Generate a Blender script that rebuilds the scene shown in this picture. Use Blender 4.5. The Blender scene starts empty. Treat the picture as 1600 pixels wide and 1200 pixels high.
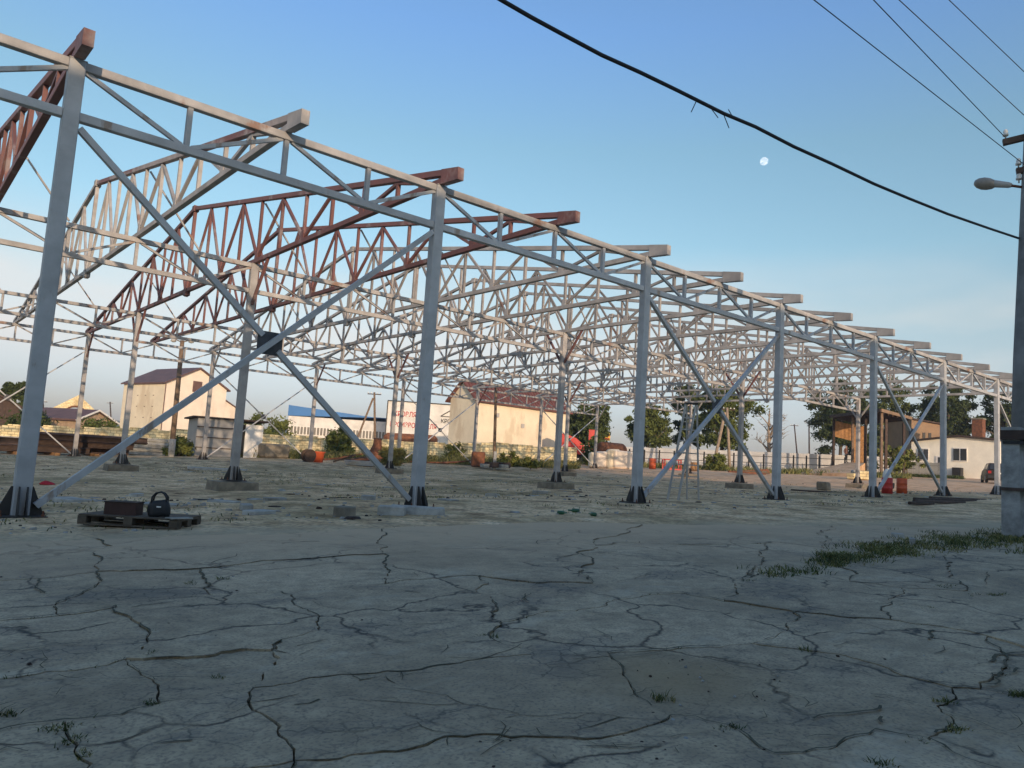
import bpy, bmesh, math, random
from mathutils import Vector, Matrix, noise
random.seed(7)
R = math.radians
scene = bpy.context.scene
col = scene.collection

# ------------------------------------------------------------------ camera
PITCH, ROLL, YAW, CAM_H, F_PX = .1067, .0612, .7000, 1.013, 1177.1
FW = Vector((math.cos(PITCH)*math.sin(YAW), math.cos(PITCH)*math.cos(YAW), math.sin(PITCH)))
_r = Vector((math.cos(YAW), -math.sin(YAW), 0)); _u = _r.cross(FW)
RT = math.cos(ROLL)*_r + math.sin(ROLL)*_u
UP = -math.sin(ROLL)*_r + math.cos(ROLL)*_u
CAM = Vector((0, 0, CAM_H))
cd = bpy.data.cameras.new('camera'); cam = bpy.data.objects.new('camera', cd); col.objects.link(cam)
cd.sensor_width = 36; cd.lens = 36*F_PX/1600; cd.clip_start = .05; cd.clip_end = 12000
cam.matrix_world = Matrix(((RT.x, UP.x, -FW.x, CAM.x), (RT.y, UP.y, -FW.y, CAM.y), (RT.z, UP.z, -FW.z, CAM.z), (0, 0, 0, 1)))
scene.camera = cam

# ------------------------------------------------------------------ sky, sun, exposure
SUN_TRAVEL = Vector((.38, 1, -.19)).normalized()
SUN_EL = math.asin(-SUN_TRAVEL.z)
SUN_AZ = math.atan2(-SUN_TRAVEL.x, -SUN_TRAVEL.y)
world = bpy.data.worlds.new('World'); scene.world = world; world.use_nodes = True
wn = world.node_tree; wn.nodes.clear()
def wnode(t, **k):
    n = wn.nodes.new(t)
    for a, b in k.items(): setattr(n, a, b)
    return n
sky = wnode('ShaderNodeTexSky', sky_type='NISHITA', sun_disc=False)
sky.sun_elevation = SUN_EL; sky.sun_rotation = SUN_AZ
sky.altitude = 100; sky.air_density = 1.0; sky.dust_density = 1.2; sky.ozone_density = 1.5
geo = wnode('ShaderNodeTexCoord')
sep = wnode('ShaderNodeSeparateXYZ'); wn.links.new(geo.outputs['Generated'], sep.inputs[0])
CLX, CLY = 2.7, 0.4
# thin white cloud low in the sky, all the way round, broken by noise
mp = wnode('ShaderNodeMapping'); mp.inputs['Scale'].default_value = (1.6, 1.6, 6.0); mp.inputs['Location'].default_value = (CLX, CLY, 0)
wn.links.new(geo.outputs['Generated'], mp.inputs[0])
nz = wnode('ShaderNodeTexNoise'); nz.inputs['Scale'].default_value = 1.35; nz.inputs['Detail'].default_value = 5; nz.inputs['Roughness'].default_value = .5
wn.links.new(mp.outputs[0], nz.inputs['Vector'])
cr = wnode('ShaderNodeValToRGB'); cr.color_ramp.elements[0].position = .40; cr.color_ramp.elements[1].position = .66
wn.links.new(nz.outputs[0], cr.inputs[0])
band = wnode('ShaderNodeValToRGB'); e = band.color_ramp.elements
e[0].position = .0; e[0].color = (.0,)*3+(1,); e[1].position = .29; e[1].color = (0, 0, 0, 1)
m_ = e.new(.05); m_.color = (.15,)*3+(1,); m_ = e.new(.12); m_.color = (.9,)*3+(1,); m_ = e.new(.18); m_.color = (.75,)*3+(1,)
wn.links.new(sep.outputs['Z'], band.inputs[0])
mul = wnode('ShaderNodeMath', operation='MULTIPLY'); wn.links.new(cr.outputs[0], mul.inputs[0]); wn.links.new(band.outputs[0], mul.inputs[1])
mixc = wnode('ShaderNodeMix', data_type='RGBA')
wn.links.new(mul.outputs[0], mixc.inputs['Factor'])
tint = wnode('ShaderNodeMix', data_type='RGBA', blend_type='MULTIPLY'); tint.inputs['Factor'].default_value = 1
tr = wnode('ShaderNodeValToRGB'); te = tr.color_ramp.elements
TS = [(0, (.70, .64, .86)), (.06, (.70, .65, .86)), (.13, (.88, .79, .81)), (.20, (.97, .88, .80)), (.28, (.90, .98, .91)), (.40, (.87, 1.0, .94)), (.52, (.82, 1.02, 1.24)), (1.0, (.80, 1.02, 1.26))]
while len(te) < len(TS): te.new(.5)
for q, (p_, c_) in zip(te, TS): q.position = p_; q.color = (*c_, 1)
wn.links.new(sep.outputs['Z'], tr.inputs[0]); wn.links.new(tr.outputs[0], tint.inputs['B'])
wn.links.new(sky.outputs[0], tint.inputs['A'])
wn.links.new(tint.outputs['Result'], mixc.inputs['A'])
mixc.inputs['B'].default_value = (4.0, 3.75, 3.55, 1)
bg = wnode('ShaderNodeBackground'); bg.inputs['Strength'].default_value = .12
wn.links.new(mixc.outputs['Result'], bg.inputs['Color'])
wo = wnode('ShaderNodeOutputWorld'); wn.links.new(bg.outputs[0], wo.inputs[0])

sl = bpy.data.lights.new('sun', 'SUN'); sl.energy = 2.1; sl.angle = R(.6); sl.color = (1, .74, .50)
so = bpy.data.objects.new('sun', sl); col.objects.link(so)
so.rotation_euler = SUN_TRAVEL.to_track_quat('-Z', 'Y').to_euler(); so.location = (-20, -60, 60)
vs = scene.view_settings
vs.view_transform = 'Standard'; vs.look = 'None'; vs.gamma = 1; vs.exposure = 1.0; vs.use_curve_mapping = False

# ------------------------------------------------------------------ site geometry
X0, Y0, GX, GY = 1.5705, 11.4366, .0284, -.0008
W = {'N': 0.0, 'M': 8.912, 'B': 20.703, 'C': 29.623}
S = 6.0; ZT = 6.10
def XI(i): return X0 + S*i
def plane(x, y): return GX*(min(max(x, -60), 130)-X0) + GY*(min(max(y, -40), 120)-Y0)
def ray(px, py):
    d = FW + RT*((px-800)/F_PX) - UP*((py-600)/F_PX)
    return d/math.hypot(d.x, d.y)
def ground(px, py):
    d = ray(px, py); n = Vector((-GX, -GY, 1)); k = -GX*X0-GY*Y0
    return CAM + d*((k-CAM.dot(n))/d.dot(n))
def at(px, py, D): return CAM + ray(px, py)*D
def gp(px, D):
    p = at(px, 715, D); return Vector((p.x, p.y, plane(p.x, p.y)))
def sstep(a, b, x):
    t = min(max((x-a)/(b-a), 0), 1); return t*t*(3-2*t)

# ------------------------------------------------------------------ helpers
class MB:
    def __init__(s): s.v = []; s.f = []
    def add(s, vs, fs):
        o = len(s.v); s.v += [tuple(v) for v in vs]; s.f += [tuple(i+o for i in f) for f in fs]; return s
    def box(s, c, d, rz=0, taper=1.0):
        x, y, z = d[0]/2, d[1]/2, d[2]/2; c = Vector(c); cs, sn = math.cos(rz), math.sin(rz); vs = []
        for k, t in ((-z, 1.0), (z, taper)):
            for a, b in ((-x, -y), (x, -y), (x, y), (-x, y)):
                a *= t; b *= t; vs.append(c+Vector((a*cs-b*sn, a*sn+b*cs, k)))
        return s.add(vs, [(3, 2, 1, 0), (4, 5, 6, 7), (0, 1, 5, 4), (1, 2, 6, 5), (2, 3, 7, 6), (3, 0, 4, 7)])
    def beam(s, a, b, w, h, up=(0, 0, 1), ch=0):
        a, b = Vector(a), Vector(b); d = (b-a).normalized(); up = Vector(up)
        if abs(d.dot(up)) > .99: up = Vector((0, 1, 0))
        sd = d.cross(up).normalized(); u = sd.cross(d)
        if ch:
            pr = [(-w/2+ch, -h/2), (w/2-ch, -h/2), (w/2, -h/2+ch), (w/2, h/2-ch), (w/2-ch, h/2), (-w/2+ch, h/2), (-w/2, h/2-ch), (-w/2, -h/2+ch)]
        else: pr = [(-w/2, -h/2), (w/2, -h/2), (w/2, h/2), (-w/2, h/2)]
        n = len(pr)
        vs = [p+sd*i+u*j for p in (a, b) for i, j in pr]
        return s.add(vs, [tuple(range(n)), tuple(range(2*n-1, n-1, -1))]+[(i, i+n, (i+1) % n+n, (i+1) % n) for i in range(n)])
    def tube(s, pts, rad, n=8, cap=True):
        pts = [Vector(p) for p in pts]; rr = rad if isinstance(rad, (list, tuple)) else [rad]*len(pts)
        o = len(s.v); ref = Vector((.31, .2, .93))
        for i, p in enumerate(pts):
            d = (pts[min(i+1, len(pts)-1)]-pts[max(i-1, 0)]).normalized()
            if abs(d.dot(ref)) > .97: ref = Vector((1, .1, 0))
            a = d.cross(ref).normalized(); b = d.cross(a)
            for k in range(n):
                t = 2*math.pi*k/n; s.v.append(tuple(p+a*math.cos(t)*rr[i]+b*math.sin(t)*rr[i]))
        for i in range(len(pts)-1):
            for k in range(n):
                s.f.append((o+i*n+k, o+i*n+(k+1) % n, o+(i+1)*n+(k+1) % n, o+(i+1)*n+k))
        if cap:
            s.f.append(tuple(o+k for k in range(n))[::-1]); s.f.append(tuple(o+(len(pts)-1)*n+k for k in range(n)))
        return s
    def prism(s, poly, off):
        n = len(poly); off = Vector(off); vs = [Vector(p) for p in poly]; vs += [p+off for p in vs]
        return s.add(vs, [tuple(range(n))[::-1], tuple(range(n, 2*n))]+[(i, (i+1) % n, (i+1) % n+n, i+n) for i in range(n)])
    def lathe(s, c, prof, n=14, axis='Z'):
        o = len(s.v); c = Vector(c)
        for r, z in prof:
            for k in range(n):
                t = 2*math.pi*k/n
                p = Vector((r*math.cos(t), r*math.sin(t), z))
                if axis == 'X': p = Vector((p.z, p.x, p.y))
                if axis == 'Y': p = Vector((p.y, p.z, p.x))
                s.v.append(tuple(c+p))
        for i in range(len(prof)-1):
            for k in range(n): s.f.append((o+i*n+k, o+i*n+(k+1) % n, o+(i+1)*n+(k+1) % n, o+(i+1)*n+k))
        s.f.append(tuple(o+k for k in range(n))[::-1]); s.f.append(tuple(o+(len(prof)-1)*n+k for k in range(n)))
        return s
    def mesh(s, name, mat, smooth=False, fix=True):
        me = bpy.data.meshes.new(name); me.from_pydata(s.v, [], s.f)
        if fix and len(s.f) < 20000:
            bm = bmesh.new(); bm.from_mesh(me); bmesh.ops.recalc_face_normals(bm, faces=bm.faces); bm.to_mesh(me); bm.free()
        me.materials.append(mat)
        if smooth: me.polygons.foreach_set('use_smooth', [True]*len(me.polygons))
        return me
def link(name, me, parent=None, loc=None, rz=None):
    o = bpy.data.objects.new(name, me); col.objects.link(o)
    if parent: o.parent = parent
    if loc is not None: o.location = loc
    if rz is not None: o.rotation_euler.z = rz
    return o
def build(mb, name, mat, parent=None, loc=None, smooth=False, rz=None): return link(name, mb.mesh(name, mat, smooth), parent, loc, rz)
def tag(o, label, cat, group=None):
    o['label'] = label; o['category'] = cat
    if group: o['group'] = group
    return o
def thing(name, label, cat, loc, group=None, rz=0):
    o = bpy.data.objects.new(name, None); o.empty_display_size = .2; col.objects.link(o); o.location = loc; o.rotation_euler.z = rz
    return tag(o, label, cat, group)
def copy_tree(o, parent=None):
    c = o.copy(); col.objects.link(c)
    if parent: c.parent = parent
    for ch in list(o.children): copy_tree(ch, c)
    return c
def kind(o, k): o['kind'] = k; return o

# ------------------------------------------------------------------ materials
def mat(name, c, rough=.7, var=.25, scale=3.0, bump=0.0, bscale=None, metal=0.0, c2=None, detail=6, spec=.35, rand=0.0, thr=(.35, .7), spots=None):
    m = bpy.data.materials.new(name); m.use_nodes = True; nt = m.node_tree; b = nt.nodes['Principled BSDF']
    b.inputs['Roughness'].default_value = rough; b.inputs['Metallic'].default_value = metal
    b.inputs['Specular IOR Level'].default_value = spec
    tc = nt.nodes.new('ShaderNodeTexCoord')
    n = nt.nodes.new('ShaderNodeTexNoise'); n.inputs['Scale'].default_value = scale; n.inputs['Detail'].default_value = detail; n.inputs['Roughness'].default_value = .6
    nt.links.new(tc.outputs['Object'], n.inputs['Vector'])
    rp = nt.nodes.new('ShaderNodeValToRGB'); rp.color_ramp.elements[0].position, rp.color_ramp.elements[1].position = thr
    d = c2 if c2 else tuple(x*(1-var) for x in c); l = c if c2 else tuple(min(1, x*(1+var*.5)) for x in c)
    rp.color_ramp.elements[0].color = (*d, 1); rp.color_ramp.elements[1].color = (*l, 1)
    nt.links.new(n.outputs[0], rp.inputs[0]); out = rp.outputs[0]
    if spots:       # (colour, scale, threshold, stretch z): worn or rusty patches with their own shape
        mpz = nt.nodes.new('ShaderNodeMapping'); mpz.inputs['Scale'].default_value = (1, 1, spots[3]); nt.links.new(tc.outputs['Object'], mpz.inputs[0])
        ns = nt.nodes.new('ShaderNodeTexNoise'); ns.inputs['Scale'].default_value = spots[1]; ns.inputs['Detail'].default_value = 7; ns.inputs['Roughness'].default_value = .65
        nt.links.new(mpz.outputs[0], ns.inputs['Vector'])
        rs = nt.nodes.new('ShaderNodeValToRGB'); rs.color_ramp.elements[0].position = spots[2]; rs.color_ramp.elements[1].position = spots[2]+.07
        nt.links.new(ns.outputs[0], rs.inputs[0])
        ms = nt.nodes.new('ShaderNodeMix'); ms.data_type = 'RGBA'; ms.inputs['B'].default_value = (*spots[0], 1)
        nt.links.new(rs.outputs[0], ms.inputs['Factor']); nt.links.new(out, ms.inputs['A']); out = ms.outputs['Result']
    if rand:
        oi = nt.nodes.new('ShaderNodeObjectInfo'); mr = nt.nodes.new('ShaderNodeMapRange')
        mr.inputs['To Min'].default_value = 1-rand; mr.inputs['To Max'].default_value = 1+rand
        nt.links.new(oi.outputs['Random'], mr.inputs['Value'])
        mx = nt.nodes.new('ShaderNodeMix'); mx.data_type = 'RGBA'; mx.blend_type = 'MULTIPLY'; mx.inputs['Factor'].default_value = 1
        nt.links.new(out, mx.inputs['A']); nt.links.new(mr.outputs[0], mx.inputs['B']); out = mx.outputs['Result']
    nt.links.new(out, b.inputs['Base Color'])
    if bump:
        n2 = nt.nodes.new('ShaderNodeTexNoise'); n2.inputs['Scale'].default_value = bscale or scale*6; n2.inputs['Detail'].default_value = 4
        nt.links.new(tc.outputs['Object'], n2.inputs['Vector'])
        bp = nt.nodes.new('ShaderNodeBump'); bp.inputs['Strength'].default_value = bump; bp.inputs['Distance'].default_value = .02
        nt.links.new(n2.outputs[0], bp.inputs['Height']); nt.links.new(bp.outputs[0], b.inputs['Normal'])
    return m
M = {}
M['steel'] = mat('grey_primer', (.455, .46, .475), .55, .22, 2.2, .12, 30, rand=.08, spots=((.30, .24, .20), 3.5, .60, .35))
M['steel_warm'] = mat('pale_grey_primer', (.405, .385, .375), .6, .28, 2.2, .12, 30, rand=.12, spots=((.27, .17, .13), 1.3, .60, .6))
M['red'] = mat('red_primer', (.205, .085, .076), .6, .30, 1.6, .12, 30, c2=(.15, .075, .07), rand=.15, spots=((.26, .20, .19), .8, .55, .6))
M['web'] = mat('shaded_web_primer', (.31, .295, .29), .65, .3, 2.2, .12, 30, rand=.22, spots=((.22, .14, .11), 1.3, .58, .6))  # primer copy darkened: shade on the far trusses' webs put into the colour
M['plate'] = mat('dark_grey_plate', (.075, .076, .085), .6, .3, 6)
M['gusset'] = mat('gusset_paint', (.05, .045, .042), .6, .35, 5)
M['patchy'] = mat('patchy_primer', (.37, .32, .30), .6, .28, 2.2, .12, 30, spots=((.20, .09, .08), .35, .47, 1))
M['dark'] = mat('black_paint', (.028, .028, .03), .55, .3, 6)
M['rust'] = mat('rust', (.24, .095, .045), .85, .5, 5, .4, c2=(.10, .045, .03), rand=.2)
M['rustdark'] = mat('dark_rust', (.075, .05, .04), .85, .4, 4, .3, rand=.3)
M['block'] = mat('footing_concrete', (.25, .215, .165), .9, .4, 3, .6, rand=.1)
M['slabpale'] = mat('pale_concrete', (.40, .39, .36), .9, .35, 5, .5, rand=.15)
M['cream'] = mat('cream_render', (.76, .67, .51), .9, .10, .8, .1, spots=((.62, .52, .38), .35, .56, .4))
M['pink'] = mat('pale_render', (.80, .70, .59), .9, .10, .8, .1, spots=((.68, .57, .46), .35, .56, .4))
M['white'] = mat('white_paint', (.78, .76, .72), .7, .08, 1.5)
M['brown_roof'] = mat('brown_roof', (.15, .085, .075), .6, .25, 1.2)
M['red_roof'] = mat('red_roof', (.17, .07, .06), .65, .3, 1.5, spots=((.11, .06, .05), .7, .52, 1))
M['blue'] = mat('blue_sheet', (.045, .17, .42), .5, .1, 1)
M['glass'] = mat('dark_glass', (.04, .045, .05), .12, .1, 1, spec=.6)
M['wood'] = mat('old_wood', (.12, .095, .07), .85, .4, 7, .3, rand=.2)
M['woodpole'] = mat('pole_wood', (.21, .145, .10), .9, .35, 5, .3)
M['plank'] = mat('sunny_plank', (.42, .22, .09), .8, .35, 4, .3, rand=.2)
M['orange'] = mat('orange_plastic', (.62, .12, .045), .6, .2, 3)
M['redpaint'] = mat('red_paint', (.55, .05, .04), .5, .25, 3)
M['yellow'] = mat('yellow_paint', (.75, .42, .05), .6, .2, 3)
M['trunk'] = mat('bark', (.16, .12, .09), .95, .35, 4, .5)
M['dry'] = mat('dry_wood', (.32, .25, .19), .95, .3, 4)
M['leafd'] = mat('dark_foliage', (.075, .10, .030), .75, .3, .5, c2=(.035, .05, .017), spec=.2)
M['leafm'] = mat('mid_foliage', (.13, .155, .04), .75, .3, .5, c2=(.06, .08, .022), spec=.2)
M['leafb'] = mat('bush_foliage', (.18, .19, .045), .75, .3, .6, c2=(.085, .105, .028), spec=.2)
M['grass'] = mat('grass', (.085, .105, .035), .8, .3, .7, c2=(.045, .065, .022), spec=.2)
M['drygrass'] = mat('dry_grass', (.30, .25, .10), .85, .3, .4, c2=(.15, .16, .05), spec=.2)
M['wire'] = mat('cable_black', (.03, .03, .035), .7, .1, 3)
M['porcelain'] = mat('porcelain', (.75, .73, .70), .25, .1, 5)
M['sheet'] = mat('galvanised_sheet', (.42, .40, .38), .6, .15, 1.5)
M['polec'] = mat('pole_concrete', (.25, .25, .25), .9, .3, 3, .3)
M['polewhite'] = mat('limewashed_concrete', (.46, .46, .45), .9, .45, 4, .4, c2=(.22, .22, .21))

def node_mat(name):
    m = bpy.data.materials.new(name); m.use_nodes = True; nt = m.node_tree
    tc = nt.nodes.new('ShaderNodeTexCoord'); return m, nt, nt.nodes['Principled BSDF'], tc
def N_(nt, t, **k):
    n = nt.nodes.new(t)
    for a, b in k.items():
        if a in n.inputs: n.inputs[a].default_value = b
        else: setattr(n, a, b)
    return n
def ramp(nt, src, stops):
    r = N_(nt, 'ShaderNodeValToRGB'); e = r.color_ramp.elements
    while len(e) < len(stops): e.new(.5)
    for q, (p, c) in zip(e, stops):
        q.position = p; q.color = (c, c, c, 1) if not isinstance(c, tuple) else (*c, 1)
    nt.links.new(src, r.inputs[0]); return r.outputs[0]
def mixrgb(nt, f, a, b, mode='MIX'):
    m = N_(nt, 'ShaderNodeMix', data_type='RGBA', blend_type=mode)
    for k, v in (('Factor', f), ('A', a), ('B', b)):
        if hasattr(v, 'is_linked') or hasattr(v, 'links'): nt.links.new(v, m.inputs[k])
        else: m.inputs[k].default_value = v if k == 'Factor' else (*v, 1)
    return m.outputs['Result']

# cracked concrete: stains, speckle, hairline cracks as fine relief
m, nt, b, tc = node_mat('yard_concrete'); M['yard'] = m
P = tc.outputs['Object']
n1 = N_(nt, 'ShaderNodeTexNoise', Scale=.55, Detail=6.0, Roughness=.6); nt.links.new(P, n1.inputs['Vector'])
n2 = N_(nt, 'ShaderNodeTexNoise', Scale=7.0, Detail=6.0, Roughness=.65); nt.links.new(P, n2.inputs['Vector'])
n3 = N_(nt, 'ShaderNodeTexNoise', Scale=60.0, Detail=3.0); nt.links.new(P, n3.inputs['Vector'])
c = ramp(nt, n1.outputs[0], [(.32, (.35, .27, .17)), (.5, (.485, .38, .245)), (.68, (.57, .45, .295))])
c = mixrgb(nt, ramp(nt, n2.outputs[0], [(.35, .55), (.62, 0.0)]), c, (.20, .16, .11))
c = mixrgb(nt, ramp(nt, n3.outputs[0], [(.36, .6), (.5, 0.0)]), c, (.17, .14, .11))
mpx = N_(nt, 'ShaderNodeMapping'); mpx.inputs['Scale'].default_value = (.8, 1.6, 1); mpx.inputs['Rotation'].default_value = (0, 0, .5); nt.links.new(P, mpx.inputs[0])
n4 = N_(nt, 'ShaderNodeTexNoise', Scale=1.1, Detail=8.0, Roughness=.7, Distortion=.6); nt.links.new(mpx.outputs[0], n4.inputs['Vector'])
c = mixrgb(nt, ramp(nt, n4.outputs[0], [(.30, .75), (.47, .0)]), c, (.15, .135, .115))
c = mixrgb(nt, ramp(nt, n4.outputs[0], [(.56, .0), (.70, .55)]), c, (.50, .44, .33))
va = N_(nt, 'ShaderNodeTexVoronoi', feature='DISTANCE_TO_EDGE', Scale=7.0, Randomness=1.0)
wv2 = N_(nt, 'ShaderNodeTexNoise', Scale=9.0, Detail=4.0); nt.links.new(P, wv2.inputs['Vector'])
vm2 = N_(nt, 'ShaderNodeVectorMath', operation='MULTIPLY_ADD'); nt.links.new(wv2.outputs['Color'], vm2.inputs[0]); vm2.inputs[1].default_value = (.12,)*3; nt.links.new(P, vm2.inputs[2]); nt.links.new(vm2.outputs[0], va.inputs['Vector'])
al = N_(nt, 'ShaderNodeMath', operation='MULTIPLY'); nt.links.new(ramp(nt, va.outputs['Distance'], [(.0, .8), (.05, 0.0)]), al.inputs[0]); nt.links.new(ramp(nt, n4.outputs[0], [(.40, 1.0), (.50, 0.0)]), al.inputs[1])
c = mixrgb(nt, al.outputs[0], c, (.08, .072, .06))
wv = N_(nt, 'ShaderNodeTexNoise', Scale=2.2, Detail=5.0); nt.links.new(P, wv.inputs['Vector'])
vm = N_(nt, 'ShaderNodeVectorMath', operation='MULTIPLY_ADD'); nt.links.new(wv.outputs['Color'], vm.inputs[0]); vm.inputs[1].default_value = (.55,)*3; nt.links.new(P, vm.inputs[2])
vo = N_(nt, 'ShaderNodeTexVoronoi', feature='DISTANCE_TO_EDGE', Scale=.85); nt.links.new(vm.outputs[0], vo.inputs['Vector'])
ck = ramp(nt, vo.outputs['Distance'], [(.0, 1.0), (.016, 0.0)])
ckm = ramp(nt, n1.outputs[0], [(.42, 0.0), (.50, 1.0)])
mk = N_(nt, 'ShaderNodeMath', operation='MULTIPLY'); nt.links.new(ck, mk.inputs[0]); nt.links.new(ckm, mk.inputs[1])
c = mixrgb(nt, mk.outputs[0], c, (.055, .052, .045))
oi = N_(nt, 'ShaderNodeObjectInfo'); mr = N_(nt, 'ShaderNodeMapRange'); mr.inputs['To Min'].default_value = .9; mr.inputs['To Max'].default_value = 1.08
nt.links.new(oi.outputs['Random'], mr.inputs['Value'])
c = mixrgb(nt, 1.0, c, mr.outputs[0], 'MULTIPLY')
# ochre stain of spilled sand beside the broken edge
d_ = N_(nt, 'ShaderNodeVectorMath', operation='DISTANCE'); nt.links.new(vm.outputs[0], d_.inputs[0]); d_.inputs[1].default_value = (3.05+.27, 2.32+.27, .05+.27)
st = ramp(nt, d_.outputs['Value'], [(.08, .75), (.62, 0.0)])
c = mixrgb(nt, st, c, (.30, .215, .115))
nt.links.new(c, b.inputs['Base Color']); b.inputs['Roughness'].default_value = .85; b.inputs['Specular IOR Level'].default_value = .25
hs = N_(nt, 'ShaderNodeMath', operation='MULTIPLY_ADD'); nt.links.new(n3.outputs[0], hs.inputs[0]); hs.inputs[1].default_value = .25; nt.links.new(n2.outputs[0], hs.inputs[2])
hs2 = N_(nt, 'ShaderNodeMath', operation='SUBTRACT'); nt.links.new(hs.outputs[0], hs2.inputs[0]); nt.links.new(mk.outputs[0], hs2.inputs[1])
bp = N_(nt, 'ShaderNodeBump', Strength=.55, Distance=.02); nt.links.new(hs2.outputs[0], bp.inputs['Height']); nt.links.new(bp.outputs[0], b.inputs['Normal'])

def edge_dist(nt, P):
    p1, p2 = ground(150, 842), ground(1450, 820); d = (p2-p1); nv = Vector((-d.y, d.x, 0)).normalized()
    if nv.y < 0: nv = -nv
    dp = N_(nt, 'ShaderNodeVectorMath', operation='DOT_PRODUCT'); nt.links.new(P, dp.inputs[0]); dp.inputs[1].default_value = nv
    sb = N_(nt, 'ShaderNodeMath', operation='SUBTRACT'); nt.links.new(dp.outputs['Value'], sb.inputs[0]); sb.inputs[1].default_value = nv.dot(p1); return sb.outputs[0]
def edge_mask(nt, P, lo, hi, amp, flip=False):
    e_ = edge_dist(nt, P); nn = N_(nt, 'ShaderNodeTexNoise', Scale=1.3, Detail=7.0, Roughness=.7); nt.links.new(P, nn.inputs['Vector'])
    ma = N_(nt, 'ShaderNodeMath', operation='MULTIPLY_ADD'); nt.links.new(nn.outputs[0], ma.inputs[0]); ma.inputs[1].default_value = amp; nt.links.new(e_, ma.inputs[2])
    mr_ = N_(nt, 'ShaderNodeMapRange'); mr_.inputs['From Min'].default_value = lo+amp*.5; mr_.inputs['From Max'].default_value = hi+amp*.5
    if flip: mr_.inputs['To Min'].default_value = 1; mr_.inputs['To Max'].default_value = 0
    nt.links.new(ma.outputs[0], mr_.inputs['Value']); return mr_.outputs[0]
# blown dirt lying over the edge of the slabs
nt_ = M['yard'].node_tree; b_ = nt_.nodes['Principled BSDF']; P_ = [n for n in nt_.nodes if n.type == 'TEX_COORD'][0].outputs['Object']
src = b_.inputs['Base Color'].links[0].from_socket
nt_.links.new(mixrgb(nt_, edge_mask(nt_, P_, -3.0, .6, 6.0), src, (.52, .38, .24)), b_.inputs['Base Color'])
# dirt yard
m, nt, b, tc = node_mat('yard_dirt'); M['dirt'] = m
P = tc.outputs['Object']
n1 = N_(nt, 'ShaderNodeTexNoise', Scale=.22, Detail=7.0, Roughness=.62); nt.links.new(P, n1.inputs['Vector'])
n2 = N_(nt, 'ShaderNodeTexNoise', Scale=1.6, Detail=7.0, Roughness=.65); nt.links.new(P, n2.inputs['Vector'])
n3 = N_(nt, 'ShaderNodeTexNoise', Scale=14.0, Detail=4.0); nt.links.new(P, n3.inputs['Vector'])
c = ramp(nt, n2.outputs[0], [(.30, (.18, .105, .05)), (.45, (.58, .395, .22)), (.58, (.80, .575, .34)), (.70, (.84, .66, .44))])
c = mixrgb(nt, ramp(nt, n1.outputs[0], [(.50, 0.0), (.60, .6)]), c, (.19, .155, .065))
c = mixrgb(nt, ramp(nt, n3.outputs[0], [(.38, .6), (.5, 0.0)]), c, (.09, .078, .06))
sx = N_(nt, 'ShaderNodeSeparateXYZ'); nt.links.new(P, sx.inputs[0])
# sandy soil at the right; low sunlight put into its colour as stronger orange
ad = N_(nt, 'ShaderNodeMath', operation='MULTIPLY_ADD'); nt.links.new(n1.outputs[0], ad.inputs[0]); ad.inputs[1].default_value = 16; nt.links.new(sx.outputs['X'], ad.inputs[2])
far = N_(nt, 'ShaderNodeMapRange'); far.inputs['From Min'].default_value = 40; far.inputs['From Max'].default_value = 48; nt.links.new(ad.outputs[0], far.inputs['Value'])
sand = ramp(nt, n2.outputs[0], [(.32, (.48, .28, .15)), (.5, (.72, .45, .26)), (.68, (.80, .54, .34))])
c = mixrgb(nt, far.outputs[0], c, sand)
c = mixrgb(nt, edge_mask(nt, P, -.2, 1.6, 5.5, True), c, (.43, .345, .23))
nt.links.new(c, b.inputs['Base Color']); b.inputs['Roughness'].default_value = .95; b.inputs['Specular IOR Level'].default_value = .15
hs = N_(nt, 'ShaderNodeMath', operation='MULTIPLY_ADD'); nt.links.new(n3.outputs[0], hs.inputs[0]); hs.inputs[1].default_value = .4; nt.links.new(n2.outputs[0], hs.inputs[2])
bp = N_(nt, 'ShaderNodeBump', Strength=.8, Distance=.06); nt.links.new(hs.outputs[0], bp.inputs['Height']); nt.links.new(bp.outputs[0], b.inputs['Normal'])

# limestone block wall
m, nt, b, tc = node_mat('limestone_blocks'); M['limestone'] = m
bt = N_(nt, 'ShaderNodeTexBrick', Scale=1.0); bt.inputs['Brick Width'].default_value = .42; bt.inputs['Row Height'].default_value = .21; bt.inputs['Mortar Size'].default_value = .018
bt.inputs['Color1'].default_value = (.90, .77, .47, 1); bt.inputs['Color2'].default_value = (.78, .63, .35, 1); bt.inputs['Mortar'].default_value = (.42, .33, .19, 1)
mpn = N_(nt, 'ShaderNodeMapping'); mpn.inputs['Rotation'].default_value = (math.pi/2, 0, 0); nt.links.new(tc.outputs['Object'], mpn.inputs[0]); nt.links.new(mpn.outputs[0], bt.inputs['Vector'])
nn = N_(nt, 'ShaderNodeTexNoise', Scale=1.1, Detail=6.0); nt.links.new(tc.outputs['Object'], nn.inputs['Vector'])
c = mixrgb(nt, ramp(nt, nn.outputs[0], [(.36, .6), (.50, 0.0)]), bt.outputs['Color'], (.38, .27, .14))
nt.links.new(c, b.inputs['Base Color']); b.inputs['Roughness'].default_value = .95
bp = N_(nt, 'ShaderNodeBump', Strength=.7, Distance=.03); nt.links.new(bt.outputs['Fac'], bp.inputs['Height']); bp.invert = True; nt.links.new(bp.outputs[0], b.inputs['Normal'])

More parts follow.
